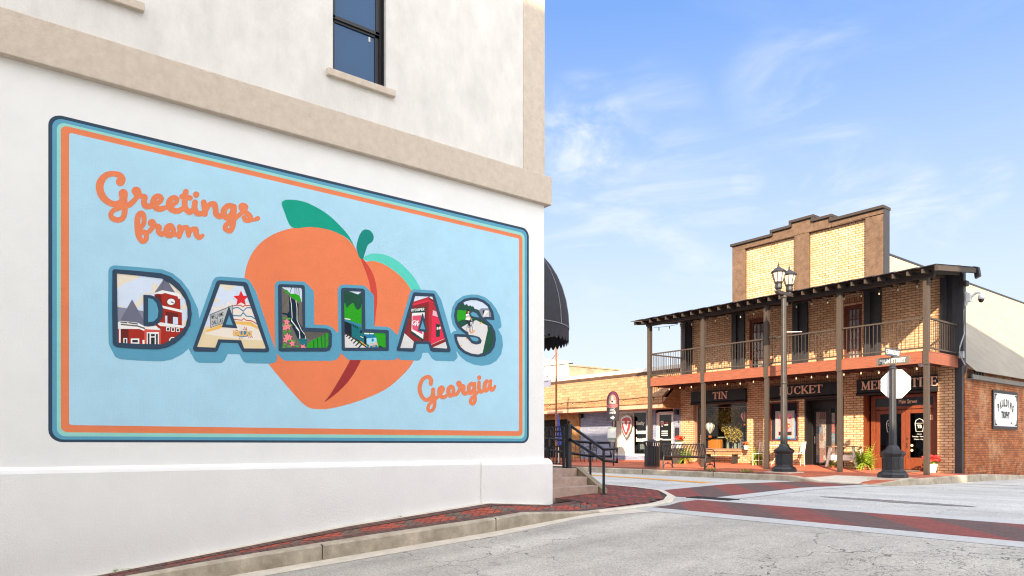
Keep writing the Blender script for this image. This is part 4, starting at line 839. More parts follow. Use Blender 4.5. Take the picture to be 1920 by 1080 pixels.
g3 = [[(420, 335, 42), (432, 265, 44), (395, 200, 42), (330, 190, 40), (255, 240, 40), (205, 330, 42), (186, 440, 44), (212, 555, 42), (270, 645, 40), (340, 676, 42), (405, 650, 42), (455, 590, 42), (472, 520, 44), (475, 455, 44)], [(470, 520, 42), (490, 640, 44), (505, 760, 38), (480, 860, 36), (420, 912, 36), (368, 880, 38), (375, 800, 36), (440, 720, 34), (530, 650, 36), (620, 560, 34), (680, 480, 36), (682, 430, 36), (650, 405, 38), (608, 450, 42), (605, 540, 44), (640, 600, 44), (700, 620, 42), (760, 580, 34)], [(850, 395, 46), (805, 430, 42), (795, 510, 46), (830, 585, 42), (890, 560, 38), (905, 480, 38), (890, 415, 40), (850, 392, 42)], [(830, 560, 26), (890, 570, 34), (960, 560, 38), (1015, 490, 36), (1050, 400, 34), (1045, 330, 36), (1010, 302, 36), (990, 335, 32), (1030, 380, 34), (1110, 385, 44), (1112, 450, 44), (1110, 510, 44), (1145, 545, 42), (1200, 520, 36)], [(1290, 330, 44), (1235, 380, 42), (1228, 470, 42), (1255, 535, 42), (1310, 490, 34), (1340, 400, 36), (1352, 325, 34)], [(1350, 330, 34), (1345, 440, 40), (1352, 560, 38), (1362, 670, 38), (1335, 745, 38), (1290, 755, 38), (1262, 705, 38), (1290, 635, 34), (1360, 570, 34), (1430, 500, 32)], [(1445, 310, 38), (1442, 430, 40), (1480, 500, 42), (1540, 480, 36)], [(1612, 280, 42), (1572, 330, 42), (1562, 430, 42), (1592, 480, 42), (1640, 440, 34), (1675, 350, 34), (1690, 275, 36)], [(1688, 280, 36), (1680, 390, 40), (1715, 462, 42), (1755, 435, 34), (1785, 382, 26)]]
script(g3, (770, 690, 11.294), 42, (778, 698, 934, 778), [(1448, 195, 42), (1448, 212, 42)])
art.done('painted_script')['label'] = 'orange script reading Georgia'
# dome awning over the side entrance
M_aw = mat('black_canvas', '2a2a30', .8, .15, 12, .3, 200); M_pip = mat('grey_piping', '8a8a90', .6)
cx, cy, R, z0, H = -11.0, 8.1, 1.42, 3.95, 1.75
def dome(u, v, k=1.0):
    a = u*math.pi; b = v*math.pi/2; return (cx+R*k*math.cos(a)*math.cos(b)**.85, cy+R*k*math.sin(a)*math.cos(b)**.85+.01, z0+H*k*math.sin(b))
mb = MB()
for v in range(10): 
    for u in range(24): mb.face([dome(u/24, v/10), dome((u+1)/24, v/10), dome((u+1)/24, (v+1)/10*.999), dome(u/24, (v+1)/10*.999)])
aw = mb.build('awning', M_aw, mbld, sm_angle=1.0)
mb = MB(); n = 30
for k in range(n):
    for j in range(6):
        q0, q1 = (k+j/6)/n, (k+(j+1)/6)/n; s0, s1 = [.22+.07*math.sin(math.pi*t) for t in (j/6, (j+1)/6)]
        p0, p1 = dome(q0, 0), dome(q1, 0); mb.face([p0, p1, (p1[0], p1[1], z0-s1), (p0[0], p0[1], z0-s0)])
mb.build('valance', M_aw, aw)
mb = MB()
for u in (.0, .12, .25, .38, .5, .62, .75, .88, 1.0): mb.tube([dome(u, v/10, 1.004) for v in range(10)], .008, 4)
mb.tube([dome(u/24, 0, 1.004) for u in range(25)], .009, 4); mb.build('piping', M_pip, aw)
mb = MB(); mb.tube([dome(u/16, 0, .94) for u in range(17)], .02, 5); mb.tube([(cx-R*.9, cy+.05, z0-.02), (cx-R*.9, cy+.05, z0+.5)], .02, 5); mb.tube([(cx+R*.6, cy+.9, z0), (cx+R*.6, cy+.05, z0+1)], .02, 5)
mb.build('frame', mat('awning_frame_grey', '8d8880', .5), aw)
bx('door', mat('entrance_door_dark', '33251f', .5), mbld, -11.5, -10.5, 8.05, 8.12, 1.1, 3.4)
# ================================================================== brick store with the two-storey porch
FY, PP = 23.85, 21.65
def X(px, Y=23.85): return PY(px, 834, Y).x
M_tan = brickmat('tan_brick', 'dbb894', 'c29a74', '85603c', .235, .082, .012, .6, var=.25)
M_tanv = brickmat('tan_brick_soldier', 'b98a66', 'a07350', '6a452c', .235, .082, .011, .6, var=.3, rot=True, offs=0)
M_old = brickmat('old_red_brick', 'c0743c', '9a5228', '6a452e', .21, .075, .009, .8, stain=('c9a67e', .50, .72, .9), var=.45)
M_brs = mat('brown_stucco', '6d5849', .95, .22, 5, .8, 40, spec=.2, bdist=.01, big=.25, bigs=2)
M_wood = mat('porch_timber_brown', '40362f', .8, .2, 9, .4, 40, stretch=(6, 6, 1)); M_dkw = mat('porch_timber_dark', '322a27', .8, .2, 9, .3, 40, stretch=(6, 6, 1))
M_redw = mat('red_stained_beam', '935238', .75, .25, 5, .4, 30, c2='6a3a28', stretch=(.6, 4, 8))
M_tin = mat('dark_metal_roof', '34343a', .45, .15, 6, metal=.4); M_blkp = mat('black_paint', '1d1b1c', .6, .15, 6)
M_trim = mat('charcoal_trim', '2b2b30', .6, .15, 6, .2, 30)
M_corr = mat('corrugated_cream_roof', '8f887a', .6, .10, 2.5, big=.12, bigs=.8)
M_lt = mat('sign_letters_pink_bronze', 'ecc2a8', .55, .05); M_sgn = mat('sign_black', '17181d', .6, .1)
M_door = mat('stained_wood_door', '78391d', .45, .25, 6, .2, 40, stretch=(5, 5, .8)); M_glass = glassmat('window_glass', (.92, .93, .92), .45); M_glr = glassmat('door_glass', (.5, .52, .55), .6)
M_int = mat('interior_brown', '4a3428', .9, .3, 3); M_white = mat('white_vinyl', 'e4e4e0', .5, .03); M_alum = mat('white_aluminium', 'd6d2cc', .4, .06)
M_pine = mat('dark_red_stain', '6a3424', .7, .2, 7, stretch=(5, 5, 1))
st = thing('porch_store_building', 'two-storey tan brick store with a long timber porch and balcony and a stepped parapet', 'building', (-13.5, FY, .8))
XL, XR = -19.12, -8.5; ZD = 4.35
zb = .3
def holes(mb, x0, x1, y0, y1, z0, z1, hs):
    """wall slab x0..x1 with openings (a,b,c,d)"""
    xs_ = sorted(set([x0, x1]+[h[0] for h in hs]+[h[1] for h in hs]))
    for a, b in zip(xs_[:-1], xs_[1:]):
        zz = z0
        for h in sorted([h for h in hs if h[0] <= a+1e-6 and h[1] >= b-1e-6], key=lambda h: h[2]):
            if h[2] > zz: mb.box(a, b, y0, y1, zz, h[2])
            zz = h[3]
        if zz < z1: mb.box(a, b, y0, y1, zz, z1)
O1 = (-18.46, -15.9, 1.5, 3.45); O2 = (-14.95, -13.76, 1.84, 3.3); O3 = (-13.53, -12.08, .0, 3.36); O4 = (-11.42, -9.12, .0, 3.4)
U1 = (-15.83, -15.12, 4.5, 6.55); U2 = (-12.10, -11.46, 4.5, 6.50)
mb = MB(); holes(mb, XL, XR, FY, FY+.3, zb, 4.02, [O1, O2, O3, O4]); mb.box(XL, XL+.3, FY+.3, 40, zb, 5); mb.build('front_wall', M_tan, st)
for a, b in ((O1[0]-.02, O1[1]+.02), (-14.97, O3[1]+.02), (O4[0]-.15, O4[1]+.02)): bx('brick_header', M_tanv, st, a, b, FY-.004, FY+.1, 3.9, 4.14)
mb = MB(); mb.box(XL, XR, FY+.01, FY+.3, 4.02, 4.35); holes(mb, XL, XR, FY, FY+.25, 4.35, 7.2, [U1, U2]); mb.build('upper_front_wall', M_tan, st)
for a, b in ((U1[0]-.02, U1[1]+.02), (U2[0]-.02, U2[1]+.02)): bx('brick_header', M_tanv, st, a, b, FY-.004, FY+.1, U1[3], U1[3]+.21)
# charcoal pilasters upstairs, brown ones on the parapet
for a, b in ((-18.92, -18.51), (-16.54, -15.98), (-13.95, -13.37), (-11.35, -10.81), (-9.01, -8.5)):
    mb = MB(); mb.box(a, a+(b-a)*.36, FY-.09, FY+.02, 4.42, 7.1); mb.box(a+(b-a)*.64, b, FY-.09, FY+.02, 4.42, 7.1); mb.box(a+(b-a)*.36, a+(b-a)*.64, FY-.03, FY+.02, 4.42, 7.1)
    mb.build('pilaster', M_trim, st)
par = MB()
for a, b in ((-15.98, -13.9), (-13.35, -11.33)): par.box(a, b, FY+.10, FY+.3, 7.0, 9.4)
par.build('parapet_panel', M_tan, st)
steps = [(-16.54, -14.8, 9.62), (-14.8, -14.03, 9.76), (-14.03, -13.17, 9.92), (-13.17, -12.5, 9.76), (-12.5, -10.75, 9.60)]
mb = MB()
for a, b in ((-16.54, -15.98), (-13.9, -13.35), (-11.33, -10.75)): mb.box(a, b, FY-.04, FY+.34, 6.9, 9.35)
for a, b, z in steps: mb.box(a, b, FY-.04, FY+.34, 9.35, z-.08)
mb.build('parapet', M_brs, st, bevel=.015)
mb = MB()
for a, b, z in steps: mb.box(a-(.05 if a < -14 else -.0), b+(.05 if b > -13.4 else 0), FY-.12, FY+.42, z-.08, z+.02)
for x, z0_, z1_ in ((-14.8, 9.62, 9.76), (-14.03, 9.76, 9.92), (-13.17, 9.76, 9.92), (-12.5, 9.6, 9.76)): mb.box(x-.045, x+.045, FY-.125, FY+.425, z0_-.07, z1_-.085)
mb.build('coping', M_dkw, st, bevel=.01)
bx('parapet_end', M_trim, st, -10.75, -10.70, FY-.03, FY+.33, 6.9, 9.5)
# side wall, corner trim and corrugated roof
mb = MB(); mb.box(-8.75, -8.45, FY+.3, 52, -.5, 4.05); mb.build('side_wall', M_old, st)
mb = MB(); mb.box(-8.62, -8.43, FY-.02, FY+.12, .4, 7.0); mb.box(-8.5, -8.36, FY-.10, FY+.0, 4.1, 6.9); mb.build('corner_trim', M_trim, st)
bx('upper_side_wall', M_trim, st, -8.8, -8.44, FY+.12, FY+.32, 3.9, 7.15)
xe, ze, xr, zr = -8.18, 3.95, -13.6, 9.72
mb = MB(); sx_, sz_ = xe-xr, ze-zr; ln = math.hypot(sx_, sz_); nx, nz = -sz_/ln, sx_/ln
yy = []; y = FY+.34
while y < 52: yy.append(y); y += .026
def cor(y): return .011*math.sin(y*2*math.pi/.156)
i0 = 0; rings = [[(xr+sx_*t+nx*cor(y), y, zr+sz_*t+nz*cor(y)) for y in yy] for t in (0, .5, 1)]
mb.loft(rings, cap=False, closed=False); mb.build('side_roof', M_corr, st, smooth=True)
mb = MB(); mb.face([(xr, FY+.34, zr-.02), (xr, 52, zr-.02), (-19, 52, 4), (-19, FY+.34, 4)]); mb.build('rear_roof', M_corr, st)
mb = MB(); mb.box(xr-.12, xr+.06, FY+.3, 52, zr-.02, zr+.06); mb.build('ridge_cap', M_tin, st)
mb = MB(); mb.box(xe-.12, xe-.08, FY+.35, 52, 3.72, 3.86); mb.box(xe-.3, xe-.12, FY+.35, 52, 3.72, 3.745); mb.build('eave_board', mat('eave_grey', '6f6a64', .8, .15), st)
for k in range(5): bx('rafter_tail', M_wood, st, -8.42, -8.30, FY+.45+k*.22, FY+.53+k*.22, 3.78, 3.98)
# porch: posts, beams, deck, railings, roof
PXs = [-18.90, -16.29, -13.65, -11.09, -8.56]
for x in PXs:
    zg = z_far(x, PP)
    p = bx('porch_post', M_wood, st, x-.065, x+.065, PP-.065, PP+.065, zg, 4.04, bevel=.006)
    mb = MB(); mb.box(x-.075, x+.075, PP-.085, PP+.065, 4.0, 6.5)
    for z in (4.12, 4.3): mb.lathe((x+.04, PP-.09, z), [(.012, -.012), (.012, .012)], 6)
    mb.build('balcony_post', M_wood, st, bevel=.006)
mb = MB(); mb.box(-18.99, -8.47, PP-.05, PP+.0, 4.05, 4.36); mb.build('deck_beam', M_redw, st)
bx('deck_side_beam', M_redw, st, -8.56, -8.50, PP+.0, FY-.1, 4.05, 4.36); bx('deck_side_beam', M_redw, st, -18.98, -18.93, PP, FY, 4.05, 4.36)
mb = MB()
x = -18.9
while x < -8.6: mb.box(x, x+.045, PP, FY, 4.12, 4.33); x += .41
mb.build('deck_joists', M_pine, st)
mb = MB(); mb.box(-18.99, -8.5, PP-.02, FY-.1, 4.365, 4.40); mb.build('deck', M_redw, st)
def railing(a, b, pitch=.115):
    mb = MB(); ax, ay = a; bx_, by = b; dx = abs(bx_-ax) > abs(by-ay); l = abs(bx_-ax) if dx else abs(by-ay); n = int(l/pitch); t = .014
    if dx: mb.box(ax, bx_, ay-.03, ay+.03, 5.33, 5.375); mb.box(ax, bx_, ay-.02, ay+.02, 4.48, 4.52)
    else: mb.box(ax-.03, ax+.03, ay, by, 5.33, 5.375); mb.box(ax-.02, ax+.02, ay, by, 4.48, 4.52)
    for k in range(1, n):
        x, y = lerp(ax, bx_, k/n), lerp(ay, by, k/n); mb.box(x-t/2, x+t/2, y-t/2, y+t/2, 4.52, 5.33)
    return mb.build('railing', M_wood, st)
for a, b in zip(PXs[:-1], PXs[1:]): railing((a+.1, PP), (b-.1, PP))
railing((-8.56, PP+.1), (-8.56, FY-.1), .125); railing((-18.9, PP+.1), (-18.9, FY-.02), .125)
mb = MB(); mb.box(-19.05, -8.35, PP-.07, PP+.07, 6.49, 6.66); mb.build('porch_beam', M_dkw, st, bevel=.006)
bx('corner_post', M_trim, st, -18.8, -18.62, FY-.35, FY-.17, 4.4, 6.75)
slope = .125
def zr_(y): return 6.68+slope*(y-21.12)
x = -19.3
while x < -8.1:
    mb = MB()
    mb.loft([[(x, yv, zr_(yv)-.02-h) for yv, h in ((21.14, 0), (23.85, 0), (23.85, .13), (21.14, .13))], [(x+.045, yv, zr_(yv)-.02-h) for yv, h in ((21.14, 0), (23.85, 0), (23.85, .13), (21.14, .13))]])
    mb.build('rafter', M_wood, st); x += .4
mb = MB(); n_ = 0; x = -19.42
while x < -8.12:                # lapped metal sheets
    x2 = min(x+.62, -8.1); mb.loft([[(x, 21.08, zr_(21.08)+.0), (x, 23.95, zr_(23.95)), (x, 23.95, zr_(23.95)+.02), (x, 21.08, zr_(21.08)+.02)], [(x2, 21.08, zr_(21.08)-.0+.02), (x2, 23.95, zr_(23.95)+.02), (x2, 23.95, zr_(23.95)+.04), (x2, 21.08, zr_(21.08)+.04)]]); x += .6
mb.build('porch_roof', M_tin, st)
mb = MB(); mb.loft([[(xx, yv, zr_(yv)+h) for yv, h in ((21.10, -.15), (24.0, -.15), (24.0, .035), (21.10, .035))] for xx in (-8.14, -8.10)]); mb.build('barge_board', M_dkw, st)
mb = MB(); mb.loft([[(-8.12, 23.92, 6.72), (-7.98, 23.9, 6.78), (-7.98, 24.05, 6.78), (-8.12, 24.05, 6.72)], [(-8.16, 23.92, 7.1), (-8.02, 23.9, 7.05), (-8.02, 24.05, 7.05), (-8.16, 24.05, 7.1)]]); mb.build('flashing', M_tin, st)
# interior shell
mb = MB(); mb.box(XL+.3, -8.8, 28, 28.1, .5, 4.0); mb.box(XL+.3, -8.8, FY+.3, 28, 3.98, 4.01); mb.box(XL+.3, -8.8, FY+.3, 28, .78, .82); mb.box(-14.99, -14.9, FY+.3, 28, .5, 4); mb.box(-15.7, -15.6, FY+.35, 28, .5, 4)
mb.build('interior', M_int, st)
mb = MB(); mb.box(-16.4, -11.25, 25.2, 25.3, 4.4, 6.9); mb.build('upstairs_interior', M_int, st)
# fascia signs
for (a, b, word, la, lb) in ((-18.48, -15.89, 'TIN', X(1336, FY-.14), X(1364, FY-.14)), (-15.0, -12.26, 'BUCKET', X(1461, FY-.14), X(1542.5, FY-.14)), (-11.58, -9.10, 'MERCANTILE', X(1614, FY-.14), X(1758, FY-.14))):
    s = MB(); s.box(a, b, FY-.12, FY-.005, 3.47, 3.9); s.loft([[(xx, FY-.005, 3.36), (xx, FY-.15, 3.36), (xx, FY-.17, 3.41), (xx, FY-.12, 3.47), (xx, FY-.005, 3.47)] for xx in (a, b)]); so = s.build('sign_board', M_sgn, st)
    s = MB(); serif(word, s, (la, FY-.15, 3.545), (1, 0, 0), (0, 0, 1), lb-la, .285, (0, .028, 0), fat=.0); s.build('lettering', M_lt, so)
# display window
def frame(mb, a, b, c, d, y, t=.05, dp=.06):
    mb.box(a, a+t, y, y+dp, c, d); mb.box(b-t, b, y, y+dp, c, d); mb.box(a+t, b-t, y, y+dp, c, c+t); mb.box(a+t, b-t, y, y+dp, d-t, d)
M_pinkf = mat('pale_brown_frame', '8a6a58', .6, .1)
mb = MB(); frame(mb, O1[0], O1[1], O1[2]+.004, O1[3]-.06, FY+.1, .05); mb.box(O1[0]+.05, O1[0]+.17, FY+.1, FY+.13, O1[2]+.05, O1[3]-.1); wf = mb.build('display_window', M_pinkf, st)
bx('pane', M_glass, wf, O1[0]+.06, O1[1]-.05, FY+.14, FY+.145, O1[2]+.05, O1[3]-.1)
mb = MB(); mb.box(O1[0]-.03, O1[1]+.03, FY-.06, FY+.1, O1[2]-.05, O1[2]); mb.build('sill', M_tan, wf)
# framed poster window
mb = MB(); frame(mb, O2[0], O2[1], O2[2], O2[3], FY-.02, .05, .1); wf = mb.build('poster_window', M_pine, st)
bx('backing', mat('midnight_cloth', '191824', .9, .3, 5), wf, O2[0]+.05, O2[1]-.05, FY+.12, FY+.13, O2[2]+.05, O2[3]-.05)
a, b, c, d = -14.72, -13.95, 1.93, 2.96
bx('poster_edge', mat('blue_card', '2f5f9a', .7), wf, a-.04, b+.04, FY+.10, FY+.112, c-.05, d-.1)
mb = MB(); frame(mb, a, b, c, d, FY+.06, .11, .03); mb.build('picture_frame', mat('silver_ornate', 'a8a2a0', .4, .45, 55, .8, 60), wf)
mb = MB(); mb.cur = 0; mb.box(a+.1, b-.1, FY+.08, FY+.085, c+.1, d-.1)
mb.cur = 1
for k in range(34):
    px_, pz_ = rf.gauss(-14.33, .12), rf.gauss(2.45, .2)
    if a+.15 < px_ < b-.15 and c+.15 < pz_ < d-.2: q = [(px_+rf.uniform(.02, .06)*math.cos(t), FY+.078-k*.0002, pz_+rf.uniform(.02, .08)*math.sin(t)) for t in np.linspace(0, 6.28, 8)[:-1]]; mb.cur = rf.choice([1, 1, 2, 3]); mb.face(q)
mb.cur = 2; mb.box(a+.12, b-.12, FY+.0765, FY+.079, c+.12, c+.26)
mb.build('poster', [mat('poster_pink', 'e68a96', .6, .1), mat('poster_red', 'cc2840', .6, .2), mat('poster_dark', '2a1418', .7), mat('poster_yellow', 'd9b25a', .6)], wf)
bx('card', M_white, wf, -13.9, -13.84, FY+.1, FY+.11, 1.93, 2.03); bx('label_strip', mat('label_blue', '3a8fd0', .6), wf, -14.6, -14.1, FY+.05, FY+.058, 1.92, 1.99)
# black glazed entrance in a recess
yr = FY+.45
mb = MB(); mb.box(O3[0], O3[0]+.05, FY+.01, yr, .8, 3.36); mb.box(O3[1]-.05, O3[1], FY+.01, yr, .8, 3.36); mb.box(O3[0], O3[1], yr, yr+.08, 3.0, 3.36); mb.box(O3[0], O3[1], FY+.02, yr, 3.3, 3.35)
xa, xb, xc = -13.42, -12.86, -12.62
for a in (O3[0], xb, xc): mb.box(a, a+.09, yr, yr+.08, .8, 3.0)
mb.box(xc, O3[1], yr, yr+.06, .8, 1.2); en = mb.build('glazed_entrance', M_blkp, st)
dl = MB(); frame(dl, -13.43, -12.87, .98, 2.98, yr+.01, .07, .05); dl = dl.build('door', M_blkp, en)
bx('door_pane', M_glr, dl, -13.36, -12.94, yr+.03, yr+.035, 1.05, 2.9); mb = MB(); mb.tube([(-13.36, yr-.03, 1.75), (-13.36, yr-.03, 2.0)], .014); mb.build('handle', M_alum, dl)
M_flA = [mat('flyer_'+str(i), c, .7, .5, 22, c2=c2) for i, (c, c2) in enumerate((('b3a298', '4a4442'), ('8f7468', '3a2c2c'), ('7f8f9c', '2e3238'), ('a86a66', '4e2c2c'), ('c0b6ae', '201e20')))]
mb = MB()
zc = 1.06
for row in range(7):
    xx = -13.345
    while xx < -12.98: wd_ = rf.uniform(.1, .22); mb.cur = rf.randrange(5); mb.box(xx, min(xx+wd_, -12.96), yr+.018, yr+.020, zc, zc+.26); xx += wd_+.005
    zc += .262
mb.build('flyers', M_flA, dl)
bx('side_pane', M_glr, en, xb+.09, xc, yr+.03, yr+.035, .9, 3.0)
mb = MB()
for k in range(5): mb.cur = k; mb.box(xb+.10, xc-.02, yr+.018, yr+.020, 1.05+k*.36, 1.4+k*.36)
mb.build('flyers', M_flA, en)
wp = bx('window_pane', M_glr, en, xc+.09, O3[1]-.05, yr+.03, yr+.035, 1.2, 3.0)
mb = MB(); put_text('VINTAGE', mb, (-12.42, yr+.02, 2.58), (1, 0, 0), (0, 0, 1), w=.34, h=.07); put_text('MARKET', mb, (-12.46, yr+.02, 2.46), (1, 0, 0), (0, 0, 1), w=.36, h=.07); put_text('HOME', mb, (-12.44, yr+.02, 1.45), (1, 0, 0), (0, 0, 1), w=.3, h=.07)
mb.build('lettering', M_white, wp)
# wooden double doors
yr = FY+.42; zf0 = .86
mb = MB(); mb.box(O4[0]+.005, O4[0]+.02, FY+.02, yr, .6, 3.4)
xs4 = [X(1634, yr), X(1642, yr), X(1698, yr), X(1751, yr), X(1758, yr)]
mb.box(xs4[0], xs4[1], yr-.04, yr+.1, zf0, 3.36); mb.box(xs4[3], xs4[4]+.1, yr-.04, yr+.1, zf0, 3.36); mb.box(xs4[1], xs4[3], yr-.02, yr+.1, 2.88, 2.98); mb.box(xs4[1], xs4[3], yr-.02, yr+.1, 3.26, 3.36); mb.box(xs4[1], xs4[3], yr-.10, yr+.1, zf0-.1, zf0+.02)
en = mb.build('entrance_surround', M_door, st, bevel=.006)
tr = bx('transom', mat('transom_black', '14161a', .25), en, xs4[1], xs4[3], yr+.0, yr+.03, 2.98, 3.26)
mb = MB(); put_text('222  Main Street', mb, (X(1670, yr), yr-.006, 3.06), (1, 0, 0), (0, 0, 1), w=X(1720, yr)-X(1670, yr), h=.13, bold=.01); mb.build('lettering', M_lt, tr)
for a, b in ((xs4[1]+.01, xs4[2]-.005), (xs4[2]+.005, xs4[3]-.01)):
    mb = MB(); mb.box(a, a+.13, yr+.0, yr+.05, zf0+.03, 2.86); mb.box(b-.13, b, yr, yr+.05, zf0+.03, 2.86); mb.box(a+.13, b-.13, yr, yr+.05, zf0+.03, 1.28); mb.box(a+.13, b-.13, yr, yr+.05, 2.73, 2.86)
    dr = mb.build('door', M_door, en, bevel=.005); bx('door_pane', M_glr, dr, a+.13, b-.13, yr+.02, yr+.026, 1.28, 2.73)
    cxm = (a+b)/2-(.0); m2 = MB()
    def ln_(pts): m2.tube([(cxm+u, yr-.004, 2.4+v) for u, v in pts], .009, 4)
    ln_([(-.13, .0), (.13, .0), (.10, -.27), (-.10, -.27), (-.13, .0)]); ln_([(-.13, .0), (-.10, .10), (0, .15), (.10, .10), (.13, .0)])
    put_text('TB', m2, (cxm-.07, yr-.004, 2.24), (1, 0, 0), (0, 0, 1), w=.14, h=.11, bold=.02)
    m2.build('door_decal', M_white, dr); m2 = MB()
    if a > -10.6: put_text('Hours', m2, (cxm-.07, yr-.004, 2.03), (1, 0, 0), (0, 0, 1), w=.14); put_text('Tuesday - Saturday', m2, (cxm-.22, yr-.004, 1.94), (1, 0, 0), (0, 0, 1), w=.44, h=.05, bold=.01); put_text('10 am - 6 pm', m2, (cxm-.16, yr-.004, 1.85), (1, 0, 0), (0, 0, 1), w=.32, h=.05, bold=.01)
    if m2.v: m2.build('lettering', M_white, dr)
    if a < -10.6: m3 = MB(); m3.box(a+.42, a+.6, yr-.006, yr-.002, 1.72, 1.87); m3.build('small_notice', mat('notice_beige', 'c9bfa8', .6), dr)
    else:
        for z in (1.52, 1.68): m3 = MB(); m3.loft([[(a+.19+.045*math.cos(t), yy_, z+.045*math.sin(t)) for t in np.linspace(0, 6.283, 13)[:-1]] for yy_ in (yr-.006, yr-.001)]); m3.build('round_sticker', mat('notice_beige', 'c9bfa8', .6), dr)
        m3 = MB(); m3.box(b-.1, b-.01, yr-.006, yr-.001, 2.5, 2.66); m3.build('paper_notice', mat('paper_orange_white', 'd8b090', .6, .5, 18), dr)
        m3 = MB(); m3.tube([(a+.06, yr-.03, 1.6), (a+.06, yr-.03, 1.78)], .012); m3.lathe((a+.06, yr-.015, 1.9), [(.025, -.02), (.025, .02)], 8); m3.build('handle', M_blkp, dr)
bx('side_pane', M_glr, en, O4[0]+.02, xs4[0], yr+.03, yr+.036, zf0, 3.36)
# upstairs french doors
for u in (U1, U2):
    mb = MB(); frame(mb, u[0]+.0, u[1], u[2]-.08, u[3]-.0, FY+.06, .05, .1); fo = mb.build('balcony_door', M_pine, st)
    a, b = u[0]+.05, u[1]-.05; mb = MB(); frame(mb, a, b, 4.42, u[3]-.05, FY+.1, .09, .04)
    for k in (1, 2): x = lerp(a+.09, b-.09, k/3); mb.box(x-.012, x+.012, FY+.1, FY+.13, 4.6, u[3]-.14)
    for k in range(1, 5): z = lerp(4.6, u[3]-.14, k/5); mb.box(a+.09, b-.09, FY+.1, FY+.13, z-.012, z+.012)
    mb.build('door_leaf', M_pine, fo); bx('pane', M_glass, fo, a+.09, b-.09, FY+.112, FY+.116, 4.5, u[3]-.14)
    mb = MB(); mb.box(a+.1, b-.12, FY+.14, FY+.15, 4.5, 6.35); mb.build('curtain', mat('pale_curtain', 'b4b6b6', .9, .35, 5), fo)
# things fixed on the store
o = MB(); o.box(-8.44, -8.40, 26.32, 28.62, 2.22, 3.5); o = o.build('wall_sign', M_blkp)
tag(o, 'white sign with curved black lettering in a black frame on the red brick side wall', 'sign')
pb = bx('panel', mat('sign_white_panel', 'd9d7d2', .5, .05), o, -8.41, -8.392, 26.42, 28.52, 2.32, 3.40)
mb = MB(); wd = 'PAULDING'
for k, c in enumerate(wd):
    t = (k-3.5)/3.5; yc = 27.42+t*.62; zc_ = 2.98-.16*t*t; ang = -t*.38
    uy = Vector((0, math.cos(ang), math.sin(ang))); uz = Vector((0, -math.sin(ang), math.cos(ang)))
    put_text(c, mb, Vector((-8.388, yc, zc_))-uy*.06, uy, uz, w=.05 if c == 'I' else .14, h=.25, bold=.05)
put_text('TROPHY', mb, (-8.388, 27.02, 2.58), (0, 1, 0), (0, 0, 1), w=.78, h=.24, bold=.05)
mb.loft([[(x_, 27.86+.22*t, 2.46-.06*t+.03*math.sin(3.14*t)*s) for t, s in ((0, 1), (.5, 1), (1, 1), (.5, -1))] for x_ in (-8.388, -8.386)])
mb.build('lettering', M_blkp, pb)
for (yc, zc_, sy, sz) in ((26.42, 2.32, 1, 1), (28.52, 2.32, -1, 1), (26.42, 3.40, 1, -1), (28.52, 3.40, -1, -1)):
    mb = MB(); mb.prism([[(yc+sy*a_, zc_+sz*b_) for a_, b_ in ((.02, .02), (.24, .02), (.2, .06), (.1, .08), (.08, .1), (.06, .2), (.02, .24))]], lambda a_, b_: Vector((-8.388, a_, b_))); mb.build('corner_ornament', M_blkp, pb)
M_cam = mat('camera_white', 'cfd2d4', .4, .05)
cb = PX(1808, 560, -8.36); sc_ = thing('security_camera', 'white dome security camera on a curved arm at the porch corner', 'camera', cb)
mb = MB(); mb.cbox(cb+Vector((.0, .05, .0)), (.16, .05, .42)); mb.cbox(cb+Vector((.1, .06, .02)), (.12, .14, .26)); mb.build('bracket', M_cam, sc_, bevel=.01)
mb = MB(); mb.tube([cb+Vector(v) for v in ((.12, .06, .0), (.2, .06, .06), (.3, .06, .13), (.40, .06, .13), (.43, .06, .06))], .035, 8); mb.build('arm', M_cam, sc_, smooth=True)
mb = MB(); mb.lathe(cb+Vector((.43, .06, -.02)), [(.03, .1), (.075, .07), (.09, 0), (.09, -.06)], 14); mb.build('housing', M_cam, sc_, smooth=True)
mb = MB(); mb.lathe(cb+Vector((.43, .06, -.08)), [(.078, 0), (.07, -.05), (.045, -.085), (.005, -.1)], 14); mb.build('dome', mat('smoked_dome', '0e0e10', .1), sc_, smooth=True)
p = PX(1808, 532, -8.36); o = MB(); o.cbox(p, (.2, .22, .16)); o = o.build('outdoor_speaker', M_blkp, bevel=.02); tag(o, 'small black box speaker mounted above the white security camera', 'speaker')
p = PX(1800, 650, -8.36); mb = MB(); mb.tube([PX(a_, b_, -8.33) for a_, b_ in ((1807, 580), (1808, 625), (1800, 650), (1799, 662), (1804, 675), (1809, 684))], .02, 5); mb.cbox(PX(1803, 665, -8.36), (.12, .1, .2)); o = mb.build('cable_box', mat('cable_grey', '8d9298', .4, .2)); tag(o, 'grey cable and junction box hanging at the corner between porch and metal roof', 'junction box')
o = MB(); q = PY(1727, 683, 22.3); o.lathe(q, [(.05, .06), (.09, .02), (.07, -.05), (.01, -.07)], 10); o.tube([q, q+Vector((-.15, .1, .06)), q+Vector((-.25, .1, .2))], .012, 4); o = o.build('flood_lamp', M_white, smooth=True); tag(o, 'small white flood lamp under the balcony beside the right corner post', 'lamp')
